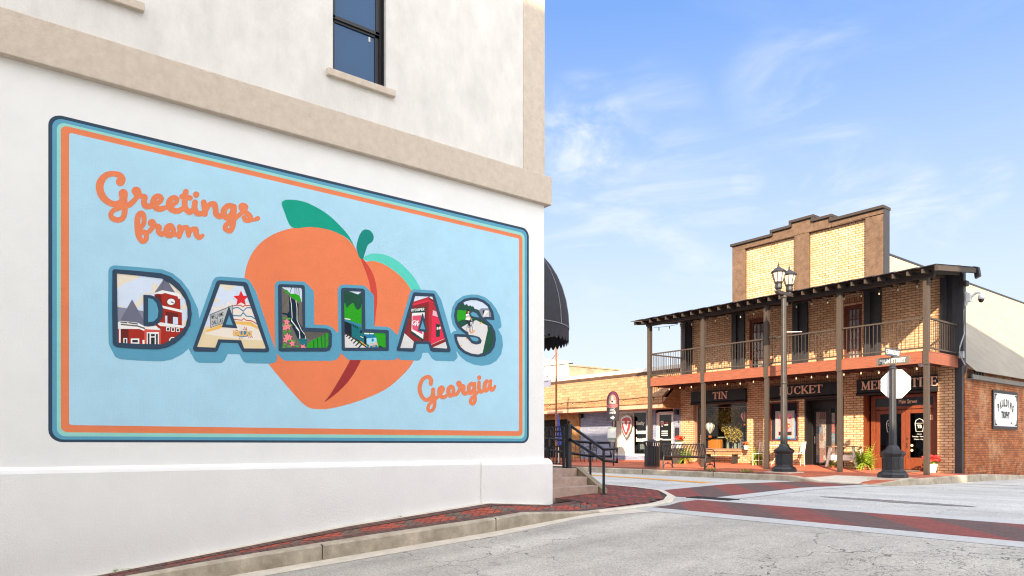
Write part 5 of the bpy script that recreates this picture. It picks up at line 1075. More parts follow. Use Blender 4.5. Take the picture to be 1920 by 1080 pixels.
# bulb strings
M_bulb = mat('clear_bulb', 'b0a288', .15, .05); M_wire = mat('black_wire', '141414', .7)
def bulbs(a, b, n, label, sag=.05, nm='string_light', seed=0):
    rg = random.Random(seed); a = Vector(a); b = Vector(b); t_ = thing(nm, label, 'string lights', a, 'strings of bare bulbs'); mb = MB(); pts = []
    for k in range(n*2+1): p = a.lerp(b, k/(2*n)); p.z -= sag*math.sin(math.pi*((k/2) % 3)/3) ; pts.append(p)
    mb.tube(pts, .008, 4); mb.build('wire', M_wire, t_); first = None
    for k in range(n):
        p = pts[2*k+1]
        if first is None:
            mb = MB(); mb.lathe(p, [(.018, 0), (.02, -.06), (.016, -.065)], 6); s0 = mb.build('socket', M_wire, t_)
            mb = MB(); mb.lathe(p, [(.012, -.06), (.026, -.10), (.025, -.125), (.004, -.145)], 7); b0 = mb.build('bulb', M_bulb, t_, smooth=True); first = p
        else:
            for o_ in (s0, b0): c = o_.copy(); COL.objects.link(c); c.parent = t_; c.location = p-first
    return t_
bulbs((-18.8, PP+.12, 6.44), (-8.6, PP+.12, 6.44), 19, 'string of bare bulbs under the porch roof beam above the balcony')
bulbs((-18.8, PP+.1, 4.04), (-8.6, PP+.1, 4.04), 19, 'string of bare bulbs under the red balcony beam')
bulbs((-30.0, 22.66, 3.74), (-19.2, 22.66, 3.74), 13, 'string of bare bulbs along the tan shingle eave')
# ================================================================== shingled shop next door
M_shg = brickmat('tan_shingles', 'b3845c', '98704a', '86603e', .42, .15, .012, .9, var=.3)
M_blub = brickmat('blue_grey_brick', '8f96ab', '7c8398', '6b7188', .205, .071, .008, .7, var=.12); M_stone = mat('tan_field_stone', 'b08150', .9, .35, 3.5, .8, 9, c2='7d5632', bdist=.04)
M_fas = mat('pinkish_fascia', 'c2957c', .7, .1); M_whr = mat('white_roof_edge', 'd9d4cc', .7, .08)
sh = thing('shingle_roof_shop', 'one-storey shop with a tan shingle mansard roof and blue-grey painted brick front', 'building', (-25, FY, .9))
dx0, dx1 = X(1229), X(1262); wx0, wx1 = X(1147), X(1212)
mb = MB(); holes(mb, -25.32, -19.13, FY, FY+.3, .3, 3.25, [(wx0, wx1, 1.2, 3.25), (dx0, dx1, 0, 3.25)]); mb.build('front_wall', M_blub, sh)
mb = MB(); holes(mb, -60, -25.32, FY-.06, FY+.3, .3, 3.25, [(-29.2, -26.2, .9, 3.0), (-36, -31, .9, 3.0)]); mb.build('stone_wall', M_stone, sh)
mb = MB(); mb.box(-29.3, -26.1, FY+.15, FY+.2, .8, 3.1); mb.box(-36.1, -30.9, FY+.15, FY+.2, .8, 3.1); mb.build('dark_window', mat('dark_pane', '17120f', .6, .1, spec=.1), sh)
mb = MB(); mb.box(-60, -19.13, 22.72, FY+.02, 3.25, 3.44); mb.build('fascia', M_fas, sh)
mb = MB(); mb.box(-60, -19.13, 22.68, 22.72, 3.44, 3.72); mb.loft([[(x_, 22.66, 3.72), (x_, 24.5, 5.08), (x_, 24.5, 5.0), (x_, 22.75, 3.66)] for x_ in (-60, -19.13)]); mb.face([(-19.128, 22.7, 3.44), (-19.128, 24.5, 5.02), (-19.128, 24.5, 3.25), (-19.128, 22.7, 3.25)]); mb.build('mansard_roof', M_shg, sh)
mb = MB(); mb.box(-60, -19.13, 24.42, 24.9, 5.06, 5.22); mb.box(-60, -19.13, 24.9, 34, 4.9, 5.0); mb.box(-19.15, -19.14, 22.75, 24.5, 3.3, 3.7); mb.build('roof_edge', M_whr, sh)
mb = MB(); frame(mb, wx0, wx1, 1.2, 3.25, FY+.08, .09, .08); xm = X(1185); mb.box(xm-.03, xm+.03, FY+.08, FY+.14, 1.25, 3.2); mb.box(wx0, wx1, FY+.02, FY+.1, .8, 1.2); sw = mb.build('shop_window', M_alum, sh)
wpn = bx('pane', M_glr, sw, xm+.03, wx1-.08, FY+.12, FY+.126, 1.28, 3.17)
cu = MB(); n = 60
cu.loft([[(lerp(wx0+.09, xm-.03, k/n), FY+.2+.03*math.sin(k*.9)+.015*math.sin(k*2.3), z) for k in range(n+1)] for z in (1.28, 3.17)], cap=False, closed=False); cu.build('curtain', mat('white_curtain', 'd3cdc2', .9, .08), sw, smooth=True)
mb = MB(); y_ = FY+.05
for s_, z in (('Realty', 2.55), ('Insurance', 2.19), ('Investments', 1.84)): put_text(s_, mb, (X(1191, y_), y_+.065, z), (1, 0, 0), (0, 0, 1), h=.21 if s_ != 'Realty' else .22, w=None if 0 else {'Realty': .5, 'Insurance': .82, 'Investments': 1.0}[s_], bold=.03)
mb.build('lettering', M_white, wpn)
mb = MB(); mb.cbox((X(1202, y_), FY+.13, 1.62), (.26, .01, .24)); mb.build('open_card', mat('card_green_white', 'b9c4b2', .6, .5, 20), wpn)
mb = MB(); mb.box(-40, -19.2, 27, 27.1, .5, 4.6); mb.box(-40, -19.2, FY+.3, 27, .7, .8); mb.box(-40, -19.2, FY+.3, 27, 3.3, 3.4); mb.box(-60, -19.15, 24.2, 24.3, 3.3, 5.0); mb.build('interior', M_int, sh)
# shield
cxs, czs = X(1175, FY-.05), PY(1175, 799, FY-.05).z
def shield(k): return [(cxs+u*k, czs+v*k) for u, v in catmull([(-.30, .40), (0, .50), (.30, .40), (.33, .2), (.27, -.12), (.12, -.38), (0, -.52), (-.12, -.38), (-.27, -.12), (-.33, .2), (-.30, .40)], 4)[:-1]]
so = MB(); so.prism([shield(1)], lambda a_, b_: Vector((a_, FY-.08, b_)), (0, .06, 0)); so = so.build('shield_sign', mat('silver_rim', 'b4b4b6', .35, .1, metal=.3)); tag(so, 'red shield sign with a silver rim and a white letter V over the white curtains', 'sign')
r_ = MB(); r_.prism([shield(.8)], lambda a_, b_: Vector((a_, FY-.095, b_)), (0, .01, 0)); r_ = r_.build('face', mat('shield_red', 'c0282c', .4, .1), so)
r_ = MB(); serif('V', r_, (cxs-.21, FY-.103, czs-.24), (1, 0, 0), (0, 0, 1), .42, .46, (0, .008, 0), fat=.03); r_.build('lettering', M_white, so)
# shop door
mb = MB(); frame(mb, dx0, dx1, .9, 3.22, FY+.06, .08, .1); mb.box(dx0, dx1, FY+.06, FY+.1, 3.1, 3.22); sd_ = mb.build('shop_door_frame', M_alum, sh)
mb = MB(); frame(mb, dx0+.09, dx1-.09, .95, 3.08, FY+.08, .06, .05); mb.box(dx0+.09, dx1-.09, FY+.08, FY+.12, 1.9, 1.95); mb.tube([(dx0+.14, FY+.03, 1.95), (dx0+.36, FY+.03, 1.95)], .025); mb.build('door', M_alum, sd_)
bx('door_pane', M_glr, sd_, dx0+.15, dx1-.15, FY+.1, FY+.106, 1.0, 3.02)
mb = MB(); ds = (dx0+.3, 2.62)
mb.cur = 0; mb.prism([[(ds[0]+(u-cxs)*.26, ds[1]+(v-czs)*.26) for u, v in shield(1)]], lambda a_, b_: Vector((a_, FY+.09, b_))); mb.cur = 1; mb.prism([[(ds[0]+(u-cxs)*.19, ds[1]+(v-czs)*.19) for u, v in shield(1)]], lambda a_, b_: Vector((a_, FY+.088, b_)))
mb.cur = 0; put_text('V', mb, (ds[0]-.035, FY+.086, ds[1]-.03), (1, 0, 0), (0, 0, 1), h=.07)
mb.cur = 1; put_text('VALOR', mb, (ds[0]+.12, FY+.09, ds[1]+.01), (1, 0, 0), (0, 0, 1), w=.22, h=.07, bold=.03)
mb.cur = 0; put_text('GROUP', mb, (ds[0]+.12, FY+.09, ds[1]-.08), (1, 0, 0), (0, 0, 1), w=.22, h=.06, bold=.03)
for k in range(3): mb.box(ds[0]-.03, ds[0]+.31, FY+.088, FY+.09, 2.28-k*.09, 2.315-k*.09)
mb.build('lettering', [M_white, mat('shield_red', 'c0282c')], sd_)
mb = MB(); mb.cbox((X(1271), FY-.06, 2.25), (.17, .12, .38)); o = mb.build('mailbox', M_blkp, bevel=.02); tag(o, 'black wall mailbox on the blue-grey brick beside the white shop door', 'mailbox')
mb = MB(); mb.cbox((X(1271), FY-.08, 3.1), (.16, .14, .22)); o = mb.build('wall_lamp', M_blkp, bevel=.02); tag(o, 'small black wall lamp high on the blue-grey brick above the mailbox', 'lamp')
mb = MB(); mb.cbox((X(1092), FY-.1, 3.12), (.2, .16, .2)); o = mb.build('wall_lamp', M_blkp, bevel=.02); tag(o, 'black spotlight under the eave between the stone and the blue-grey brick', 'lamp')
# buildings behind
M_wc = mat('weathered_concrete', 'b3a58c', .95, .35, 1.5, .4, 10, c2='7f7562', big=.3, bigs=.5); M_wb = mat('painted_white_block', 'e6e0d8', .9, .06, 1)
b1 = thing('rear_block_building', 'flat building with a stained concrete wall top rising behind the tan shingle roof', 'building', (-40, 30, 1))
mb = MB(); mb.box(-60, -30, 27.4, 32.2, 0, 6.28); mb.build('wall', M_wc, b1); mb = MB(); mb.box(-60.1, -29.95, 27.3, 32.3, 6.28, 6.36); mb.build('coping', M_wc, b1)
b2 = thing('white_block_building', 'white painted block building left of the stained concrete wall', 'building', (-40, 25.5, 1))
mb = MB(); mb.box(-60, -30.02, 25.0, 27.38, 0, 6.5); mb.build('wall', M_wb, b2); mb = MB(); mb.box(-60, -29.98, 24.96, 27.39, 6.5, 6.56); mb.build('coping', M_whr, b2)
t_ = thing('opposite_shade_slab', 'unseen slim white slab with a slot, added over the low corner building to shade the side roof', 'shade blocker', (8, 7.4, 8.8)); bx('wall', M_st2, t_, 5.1, 15, 6.9, 8.02, 8.8, 16.88); bx('roof', M_st2, t_, 5.1, 15, 6.9, 8.02, 17.16, 19.45); bx('corner_pier', M_st2, t_, 5.1, 5.3, 6.92, 8.0, 16.88, 17.16)  # unseen slab added to shade the side roof; slot shaped for a light strip
# ================================================================== unseen buildings across the side street, heights and outlines shaped for their shade
M_rb = brickmat('cream_brick', 'c2b49c', 'b09f86', '8a7c68', .21, .075, .01, .4, var=.2)
OCC = [(2.9, .02, 8.0, 8.8, 'unseen low white corner building across from the mural, sized for its shadow', M_st2, 24), (2.92, -6.2, 0, 13.7, 'unseen three-storey white stucco block facing the mural wall, sized for its shadow', M_st2, 24), (3.0, -30, -6.22, 18.4, 'unseen tall narrow front block behind the viewer, added to shade the mural wall', M_st2, 5), (5.02, -30, -6.24, 15.5, 'unseen broad lower block behind the tall narrow one, sized for its shadow', M_st2, 24)]
for x0, y0, y1, h, lab, m, x1 in OCC:
    t_ = thing('opposite_building', lab, 'building', (x0+1, (y0+y1)/2, 0)); bx('wall', m, t_, x0, x1, y0, y1, -1.5, h); bx('cornice', M_be, t_, x0-.12, x0+.1, y0, y1, h-.5, h-.1)
# ================================================================== steps, rails and fence at the mural building's corner
M_step = mat('pinkish_concrete', 'bba394', .9, .2, 6, .4, 80, c2='a18a7c', big=.15, bigs=2); M_rail = mat('rail_black', '1b1c20', .45, .15, 8)
zs0 = z_near(-9.95, 9.0)-.1
es = thing('entrance_steps', 'three pinkish concrete steps with a sloped side kerb at the corner of the white building', 'steps', (-10.5, 9, zs0))
y1s = 9.85; zg0 = z_near(-9.95, 9.5)
tops = [zg0+.165, zg0+.33, zg0+.495]
for k, (x, z) in enumerate(zip((-9.93, -10.24, -10.55), tops)):
    x2 = [-10.24, -10.55, -14.5][k]; b_ = bx('step' if k < 2 else 'landing', M_step, es, x2, x, 8.1, y1s-.002*k, zs0-.3, z, bevel=.012)
mb = MB(); mb.loft([[(x_, y_, z_) for x_, z_ in ((-9.83, zs0-.3), (-9.83, zg0+.10), (-9.9, zg0+.14), (-10.58, zg0+.52), (-14.5, zg0+.52), (-14.5, zs0-.3))] for y_ in (y1s, y1s+.15)]); mb.build('side_kerb', mat('kerb_olive_concrete', '93866f', .9, .2, 6, .3, 60), es, bevel=.01)
zl = tops[2]
def px_(a, b, Y): return PY(a, b, Y)
YR = 9.72
fe = thing('iron_fence', 'black iron fence of pickets on the landing beside the steps', 'fence', (-11.2, YR, zl))
xp = px_(1066, 834, YR).x; xf0 = -14.3; zt = px_(1060, 800, YR).z
def sq(mb, a, b, t):
    mb.tube([a, b], t*.72, 4); return mb
mb = MB(); mb.box(xp-.045, xp+.045, YR-.045, YR+.045, zl, px_(1068, 797, YR).z); mb.box(xp-.06, xp+.06, YR-.06, YR+.06, px_(1068, 797, YR).z, px_(1068, 797, YR).z+.02); mb.lathe((xp, YR, px_(1068, 797, YR).z+.02), [(.015, 0), (.02, .02), (.035, .045), (.035, .06), (.02, .085), (.003, .09)], 10); mb.build('post', M_rail, fe)
mb = MB(); mb.box(xp-.17, xp-.13, YR-.02, YR+.02, zl, zt); mb.build('post', M_rail, fe)
mb = MB(); zz = [zt, zt-.10, zt-.20, zt-.41, zl+.08]
for z in zz: mb.box(xf0, xp-.13, YR-.012, YR+.012, z-.013, z+.013)
k = 0; x = xp-.27
while x > xf0: mb.box(x-.008, x+.008, YR-.008, YR+.008, zl+.08, zt-.41); mb.box(x-.008, x+.008, YR-.008, YR+.008, zt-.2, zt); x -= .105
for x in (xp-.62, xp-2.0, xf0): mb.box(x-.018, x+.018, YR-.018, YR+.018, zl, zt)
mb.build('fence_panel', M_rail, fe)
hr = thing('stair_handrail', 'black metal handrail with a squared loop at the foot of the steps, nearer the viewer', 'handrail', (-10, YR, zs0))
A = px_(1072, 800, YR); B = px_(1132, 843, YR); Cc = px_(1157, 841, YR); D1 = px_(1157, 866, YR); E1 = px_(1133, 864, YR); A2 = px_(1066, 822, YR)
mb = MB(); mb.tube([A, B, Cc, D1, E1, A2], .029, 8); mb.build('rails', M_rail, hr, smooth=True)
mb = MB(); mb.tube([B, (B.x, B.y, z_near(B.x, B.y))], .029, 8); mb.lathe((B.x, B.y, z_near(B.x, B.y)+.01), [(.07, 0), (.07, .012), (.03, .016)], 10); mb.build('post', M_rail, hr)
YB = 10.95
h2 = thing('ramp_handrail', 'black metal ramp handrail with two rails, behind the nearer stair rail', 'handrail', (-10.4, YB, zs0))
mb = MB(); mb.tube([px_(985, 818, YB), px_(1075, 827, YB), px_(1108, 830, YB), px_(1143, 830, YB), px_(1146, 856, YB), px_(1107, 855, YB), px_(1072, 850, YB), px_(985, 838, YB)], .03, 8); mb.build('rails', M_rail, h2, smooth=True)
p = px_(1107, 831, YB); mb = MB(); mb.tube([p, (p.x, p.y, z_near(p.x, p.y)-.05)], .028, 8); mb.build('post', M_rail, h2)
p = px_(1030, 823, YB); mb = MB(); mb.tube([p, (p.x, p.y, z_near(p.x, p.y)-.05)], .028, 8); mb.build('post', M_rail, h2)
# ================================================================== street furniture
M_cast = mat('cast_iron_black', '24262b', .45, .15, 10, .15, 60); M_bronze = mat('lamp_bronze', '35302d', .5, .2, 8, .1, 40)
M_lglass = mat('frosted_lantern_glass', 'cdbfae', .3, .08, 4)
def pedestal(t_, c, s=1.0):
    mb = MB(); q = math.pi/8
    mb.lathe(c, [(.37*s, 0), (.37*s, .09), (.33*s, .14), (.27*s, .17), (.26*s, .2), (.26*s, .56), (.29*s, .6), (.31*s, .63), (.31*s, .67), (.24*s, .71), (.17*s, .76), (.15*s, .82), (.115*s, .86)], 8, q)
    for k in range(8):
        a = k*math.pi/4; u = Vector((-math.sin(a), math.cos(a), 0)); nrm = Vector((math.cos(a), math.sin(a), 0)); o = Vector(c)+nrm*(.26*s*math.cos(q)); w_ = .065*s
        for (s0, s1, z0_, z1_) in ((-w_, w_, .25, .265), (-w_, w_, .5, .515), (-w_, -w_+.014, .25, .515), (w_-.014, w_, .25, .515)):
            mb.loft([[o+u*s0+Vector((0, 0, z0_))+nrm*e, o+u*s1+Vector((0, 0, z0_))+nrm*e, o+u*s1+Vector((0, 0, z1_))+nrm*e, o+u*s0+Vector((0, 0, z1_))+nrm*e] for e in (-.01, .008)])
    return mb.build('pedestal', M_cast, t_, bevel=.006)
def fluted(mb, c, r0, r1, z0_, z1_, n=24):
    mb.loft([[(c[0]+lerp(r0, r1, t)*(1 if k % 2 else .93)*math.cos(2*math.pi*k/n), c[1]+lerp(r0, r1, t)*(1 if k % 2 else .93)*math.sin(2*math.pi*k/n), lerp(z0_, z1_, t)) for k in range(n)] for t in (0, .33, .66, 1)])
LP = Vector((-11.94, 19.87, z_far(-11.94, 19.87)))
lp = thing('street_lamp', 'tall dark double-lantern street lamp on an eight-sided pedestal before the porch', 'street lamp', LP)
M_slab = MATS['concrete_light']
bx('slab', M_slab, lp, LP.x-.42, LP.x+.42, LP.y-.42, LP.y+.42, LP.z-.1, LP.z+.03); pedestal(lp, LP+Vector((0, 0, .03)))
zt = 1.7+(834-553)/F0*21.6
mb = MB(); fluted(mb, LP, .11, .075, LP.z+.85, zt-.1); mb.lathe((LP.x, LP.y, LP.z+2.75), [(.11, 0), (.115, .02), (.11, .04)], 16); mb.lathe((LP.x, LP.y, zt-.12), [(.075, 0), (.1, .04), (.08, .1)], 12); mb.build('shaft', M_bronze, lp)
mb = MB(); mb.loft([[(LP.x+a_, LP.y+y_, zt+z_) for a_, z_ in ((-.06, w0), (.06, w0), (.06, .09), (-.06, .09))] for y_, w0 in ((-.42, .05), (-.36, -.01), (.36, -.01), (.42, .05))]); mb.tube([(LP.x, LP.y, zt), (LP.x, LP.y+.05, zt-.25)], .02, 5); mb.lathe((LP.x+.03, LP.y+.1, zt-.28), [(.02, .06), (.05, .02), (.05, -.06), (.01, -.08)], 8); mb.build('crossarm', M_bronze, lp)
mb = MB(); mb.tube([LP+Vector((0, 0, 4.35)), LP+Vector((.45, .25, 4.33))], .013, 5); mb.build('banner_rod', M_alum, lp)
for s_ in (-1, 1):
    c = Vector((LP.x, LP.y+.30*s_, zt+.09)); ln = MB(); q = math.pi/8
    ln.lathe(c, [(.07, 0), (.06, .03), (.1, .06), (.11, .1), (.1, .2), (.12, .24), (.125, .27)], 8, q)
    for k in range(8):
        a = q+k*math.pi/4; ln.tube([(c.x+.12*math.cos(a), c.y+.12*math.sin(a), c.z+.26), (c.x+.205*math.cos(a), c.y+.205*math.sin(a), c.z+.56)], .011, 4)
    lo = ln.build('lantern', M_cast, lp)
    ln = MB(); ln.lathe(c, [(.112, .27), (.195, .555)], 8, q); ln.build('glass', M_lglass, lo)
    ln = MB(); ln.lathe(c, [(.225, .55), (.235, .58), (.17, .64), (.09, .69), (.05, .72), (.03, .74), (.025, .77), (.035, .79), (.015, .82), (.012, .86), (.003, .92)], 8, q); ln.build('cap', M_cast, lo)
SP = Vector((-8.53, 19.45, z_far(-8.53, 19.45)))
sp_ = thing('sign_post', 'short dark sign post on an eight-sided pedestal carrying the octagon and street name signs', 'sign post', SP)
bx('slab', M_slab, sp_, SP.x-.46, SP.x+.46, SP.y-.46, SP.y+.46, SP.z-.12, SP.z+.03); pedestal(sp_, SP+Vector((0, 0, .03)))
zt2 = 1.7+(834-685)/F0*18.7; mb = MB(); fluted(mb, SP, .095, .08, SP.z+.85, zt2-.1); mb.lathe((SP.x, SP.y, zt2-.12), [(.08, 0), (.1, .03), (.07, .07), (.08, .1), (.05, .14)], 12); mb.build('shaft', M_cast, sp_)
zc = (1.7+(834-721)/F0*18.8); mb = MB(); mb.loft([[(SP.x+.03+.415*math.cos(math.pi/8+k*math.pi/4), y_, zc+.415*math.sin(math.pi/8+k*math.pi/4)) for k in range(8)] for y_ in (SP.y+.10, SP.y+.104)])
o = mb.build('stop_sign', mat('bare_aluminium', 'e0e0e0', .55, .04, metal=.0)); tag(o, 'octagonal stop sign seen from its bare white back on the short sign post', 'stop sign')
M_sg1 = mat('street_sign_grey', '5c544c', .5, .1); M_sg2 = mat('street_sign_blue', '3c4650', .5, .1)
o = MB(); z0_ = 1.7+(834-684)/F0*18.7; o.box(SP.x-.43, SP.x+.43, SP.y-.012, SP.y+.012, z0_, z0_+.2); o = o.build('street_name_sign', M_sg1, bevel=.004); tag(o, 'grey street name sign reading MAIN STREET on top of the sign post', 'street sign')
mb = MB(); put_text('MAIN STREET', mb, (SP.x-.33, SP.y-.015, z0_+.045), (1, 0, 0), (0, 0, 1), w=.66, h=.115, bold=.02)
mb.build('lettering', M_white, o)
o = MB(); o.box(SP.x-.012, SP.x+.012, SP.y-.43, SP.y+.43, z0_+.22, z0_+.42); o = o.build('street_name_sign', M_sg2, bevel=.004); tag(o, 'dark blue street name sign reading E. SPRING STREET crossing above the grey one', 'street sign')
mb = MB(); put_text('E. SPRING STREET', mb, (SP.x+.015, SP.y-.38, z0_+.265), (0, 1, 0), (0, 0, 1), w=.76, h=.115, bold=.02); mb.build('lettering', M_white, o)
mb = MB(); mb.cbox((SP.x, SP.y, z0_+.21), (.06, .06, .03)); mb.cbox((SP.x, SP.y, z0_-.02), (.05, .05, .06)); mb.build('sign_bracket', M_cast, sp_)
# wayfinding sign
CP = Vector((-19.6, 20.3, z_far(-19.6, 20.3))); yC = 20.3
wf_ = thing('wayfinding_sign', 'arched dark maroon wayfinding sign reading DALLAS CIVIC CENTER on a slim leaning post', 'sign', CP)
mb = MB(); mb.tube([(CP.x-.05, yC+.03, CP.z), (CP.x+.08, yC+.03, 3.8)], .032, 6); mb.build('post', M_cast, wf_)
cx_ = PY(1149.5, 760, yC).x; hw = .33; zb_, zsp = PY(1150, 789, yC).z, PY(1150, 752, yC).z
arch = [(cx_-hw, zb_), (cx_+hw, zb_)]+[(cx_+hw*math.cos(t), zsp+.40*math.sin(t)) for t in np.linspace(0, math.pi, 17)]
mb = MB(); mb.prism([arch], lambda a, b: Vector((a, yC-.03, b)), (0, .03, 0)); pn = mb.build('panel', mat('sign_near_black', '2b2428', .5, .1), wf_)
def half(k, z0_=0): return [(cx_-hw*k, zsp-.12+z0_), (cx_+hw*k, zsp-.12+z0_)]+[(cx_+hw*k*math.cos(t), zsp+.40*k*math.sin(t)) for t in np.linspace(0, math.pi, 15)]
mb = MB(); mb.cur = 0; mb.prism([half(.97)], lambda a, b: Vector((a, yC-.034, b))); mb.cur = 1; mb.prism([half(.66)], lambda a, b: Vector((a, yC-.037, b)))
mb.cur = 2; mb.box(cx_-.05, cx_+.05, yC-.042, yC-.039, zsp-.05, zsp+.2); mb.box(cx_-.16, cx_+.16, yC-.042, yC-.039, zsp-.1, zsp+.02); mb.cur = 3; mb.box(cx_-.28, cx_+.28, yC-.044, yC-.038, zsp-.26, zsp-.13)
mb.build('emblem', [mat('sign_maroon', '5c1f36', .5, .1), mat('sign_tan', '8f7466', .5, .2, 20), mat('sign_grey_tower', 'b8a8a0', .5), mat('sign_rose', 'a85a5c', .5, .1)], pn)
mb = MB()
for k, (s_, w_) in enumerate((('DALLAS', .36), ('CIVIC', .28), ('CENTER', .38))): put_text(s_, mb, (cx_-w_/2, yC-.036, zb_+.52-.12*k), (1, 0, 0), (0, 0, 1), w=w_, h=.085, bold=.01)
mb.prism([[(cx_-.1, zb_+.09), (cx_+.02, zb_+.09), (cx_+.02, zb_+.04), (cx_+.12, zb_+.125), (cx_+.02, zb_+.21), (cx_+.02, zb_+.16), (cx_-.1, zb_+.16)]], lambda a, b: Vector((a, yC-.036, b))); mb.build('lettering', M_white, pn)
p0, p1 = PY(1140, 823, yC), PY(1156, 801, yC); o = MB(); o.box(p0.x, p1.x, yC-.03, yC-.02, p0.z, p1.z); o = o.build('notice_board', mat('board_white', 'cfd2cc', .6, .05)); tag(o, 'small white square notice fixed on the post below the maroon sign', 'notice')
mb = MB(); q0 = p0.x; hh = (p1.x-p0.x)
mb.box(q0+.02, p1.x-.02, yC-.034, yC-.031, p0.z+.01, p0.z+.04); mb.box(q0+.02, p1.x-.02, yC-.034, yC-.031, p1.z-.04, p1.z-.01); mb.build('green_edge', mat('notice_green', '4a7a5a', .6), o)
p0, p1 = PY(1142, 829, yC), PY(1155, 824, yC); o = MB(); o.box(p0.x, p1.x, yC-.03, yC-.02, p0.z, p1.z); o = o.build('notice_strip', mat('strip_white_marks', 'c2bcae', .6, .6, 30, c2='5a5a4c')); tag(o, 'narrow strip notice directly under the square white notice', 'notice')
# litter bin
T0 = PG(1221, 877, z_far); T0.y += .05; tb = thing('litter_bin', 'black slatted steel litter bin with a domed lid at the end of the bench', 'litter bin', T0); c = T0
mb = MB(); n = 22
for k in range(n):
    a = 2*math.pi*k/n; u = Vector((-math.sin(a), math.cos(a), 0))*.028
    ring = []
    for r_, z_ in ((.27, .06), (.27, .78), (.33, .95)):
        p = Vector((c.x+r_*math.cos(a), c.y+r_*math.sin(a), c.z+z_)); ring.append([p-u, p+u, p+u*.98+Vector((math.cos(a), math.sin(a), 0))*.01, p-u*.98+Vector((math.cos(a), math.sin(a), 0))*.01])
    mb.loft(ring)
mb.build('slats', M_cast, tb)
mb = MB(); mb.lathe(c, [(.235, .05), (.235, .8)], 16); mb.build('liner', M_blk, tb)
mb = MB(); mb.lathe(c, [(.34, .93), (.345, .95), (.34, .975), (.2, 1.0), (.08, 1.02), (.06, 1.05), (.0, 1.06)], 20); mb.lathe(c, [(.285, .04), (.285, .07)], 16); mb.build('lid', M_cast, tb)
# bench (seen from behind)
Bp = Vector((-16.15, 19.75, z_far(-16.1, 20))); bn = thing('park_bench', 'black steel slatted park bench seen from behind at the far kerb', 'bench', Bp)
xl, xr_ = PY(1241, 850, 19.6).x, PY(1320, 850, 19.6).x; zb_ = Bp.z; y0 = 19.6
prof = [(.0, .86), (.03, .80), (.085, .62), (.10, .5), (.14, .43), (.25, .405), (.42, .42), (.52, .43), (.56, .40)]
mb = MB(); n = 27
for k in range(n):
    x = lerp(xl+.05, xr_-.05, k/(n-1)); w_ = .016
    mb.loft([[(x-w_, y0+a, zb_+b), (x+w_, y0+a, zb_+b), (x+w_, y0+a+.006, zb_+b+.006), (x-w_, y0+a+.006, zb_+b+.006)] for a, b in prof])
mb.build('slats', M_cast, bn)
mb = MB()
for a, b in ((.0, .87), (.10, .45), (.56, .395)): mb.tube([(xl, y0+a, zb_+b), (xr_, y0+a, zb_+b)], .02, 6)
mb.build('rails', M_cast, bn)
for x in (xl, xr_):
    mb = MB(); mb.tube([(x, y0-.0, zb_+.88), (x, y0+.09, zb_+.6), (x, y0+.11, zb_+.42), (x, y0+.03, zb_+.0)], .026, 6); mb.tube([(x, y0+.11, zb_+.42), (x, y0+.55, zb_+.40), (x, y0+.6, zb_+.0)], .024, 6)
    mb.tube([(x, y0+.07, zb_+.66), (x, y0+.3, zb_+.69), (x, y0+.52, zb_+.67), (x, y0+.6, zb_+.58), (x, y0+.55, zb_+.42)], .016, 6); mb.tube([(x, y0+.06, zb_+.06), (x, y0+.2, zb_+.17), (x, y0+.33, zb_+.2), (x, y0+.46, zb_+.17), (x, y0+.58, zb_+.06)], .015, 5); mb.lathe((x, y0+.33, zb_+.16), [(.03, 0), (.03, .06)], 8)
    mb.build('end_frame', M_cast, bn)
# ---- plants
M_fern = mat('fern_green', '9fb838', .55, .35, 12, c2='5c7d22'); M_grass = mat('weed_green', '7c9636', .7, .3, 15); M_pot = mat('terracotta', '8a5238', .85, .2); M_leafd = mat('dark_leaf', '3f5c22', .6, .4, 10)
def blade(mb, b, a, L_, w_, rise, droop, seg=5, leafy=True):
    d = Vector((math.cos(a), math.sin(a), 0)); s_ = Vector((-math.sin(a), math.cos(a), 0)); pts = []
    for k in range(seg+1):
        t = k/seg; pts.append(Vector(b)+d*(L_*t)+Vector((0, 0, rise*t*(1-.0)-droop*t*t)))
    for k in range(seg):
        w0, w1 = w_*math.sin(math.pi*(.12+.88*k/seg)), w_*math.sin(math.pi*(.12+.88*(k+1)/seg))
        if leafy:
            for sg in (1, -1):
                q = pts[k].lerp(pts[k+1], .5); e = q+s_*sg*w0*1.4+d*w0*.9-Vector((0, 0, w0*.25)); mb.face([pts[k], pts[k].lerp(pts[k+1], .7), e])
        else: mb.face([pts[k]-s_*w0/2, pts[k]+s_*w0/2, pts[k+1]+s_*w1/2, pts[k+1]-s_*w1/2])
def fern(c, size, label, seed, n=90, pot=True, group='ferns by the storefront'):
    rg = random.Random(seed); t_ = thing('potted_fern', label, 'fern', c); mb = MB(); zb = c[2]+(.18*size if pot else 0)
    for k in range(n):
        r = rg.random(); blade(mb, (c[0]+rg.uniform(-.06, .06), c[1]+rg.uniform(-.06, .06), zb), rg.uniform(0, 6.283), size*rg.uniform(.3, .62), .045*size, size*rg.uniform(.3, 1.15)*(1.2-r*.6), size*rg.uniform(.15, .75), 9)
    mb.build('fronds', M_fern, t_)
    if pot: mb = MB(); mb.lathe(c, [(.12*size, 0), (.17*size, .22*size), (.18*size, .25*size)], 12); mb.build('pot', M_pot, t_)
    return t_
c = PG(1617, 877, z_far); c.y = 23.1; c.x = PY(1619, 877, 23.1).x; c.z = z_far(c.x, c.y); fern(c, .78, 'large bright green fern left of the wooden double doors', 1, 230)
c = PY(1420, 870, 23.3); c.z = z_far(c.x, c.y); fern(c, .62, 'bright fern behind the white metal chair near the display window', 2, 170)
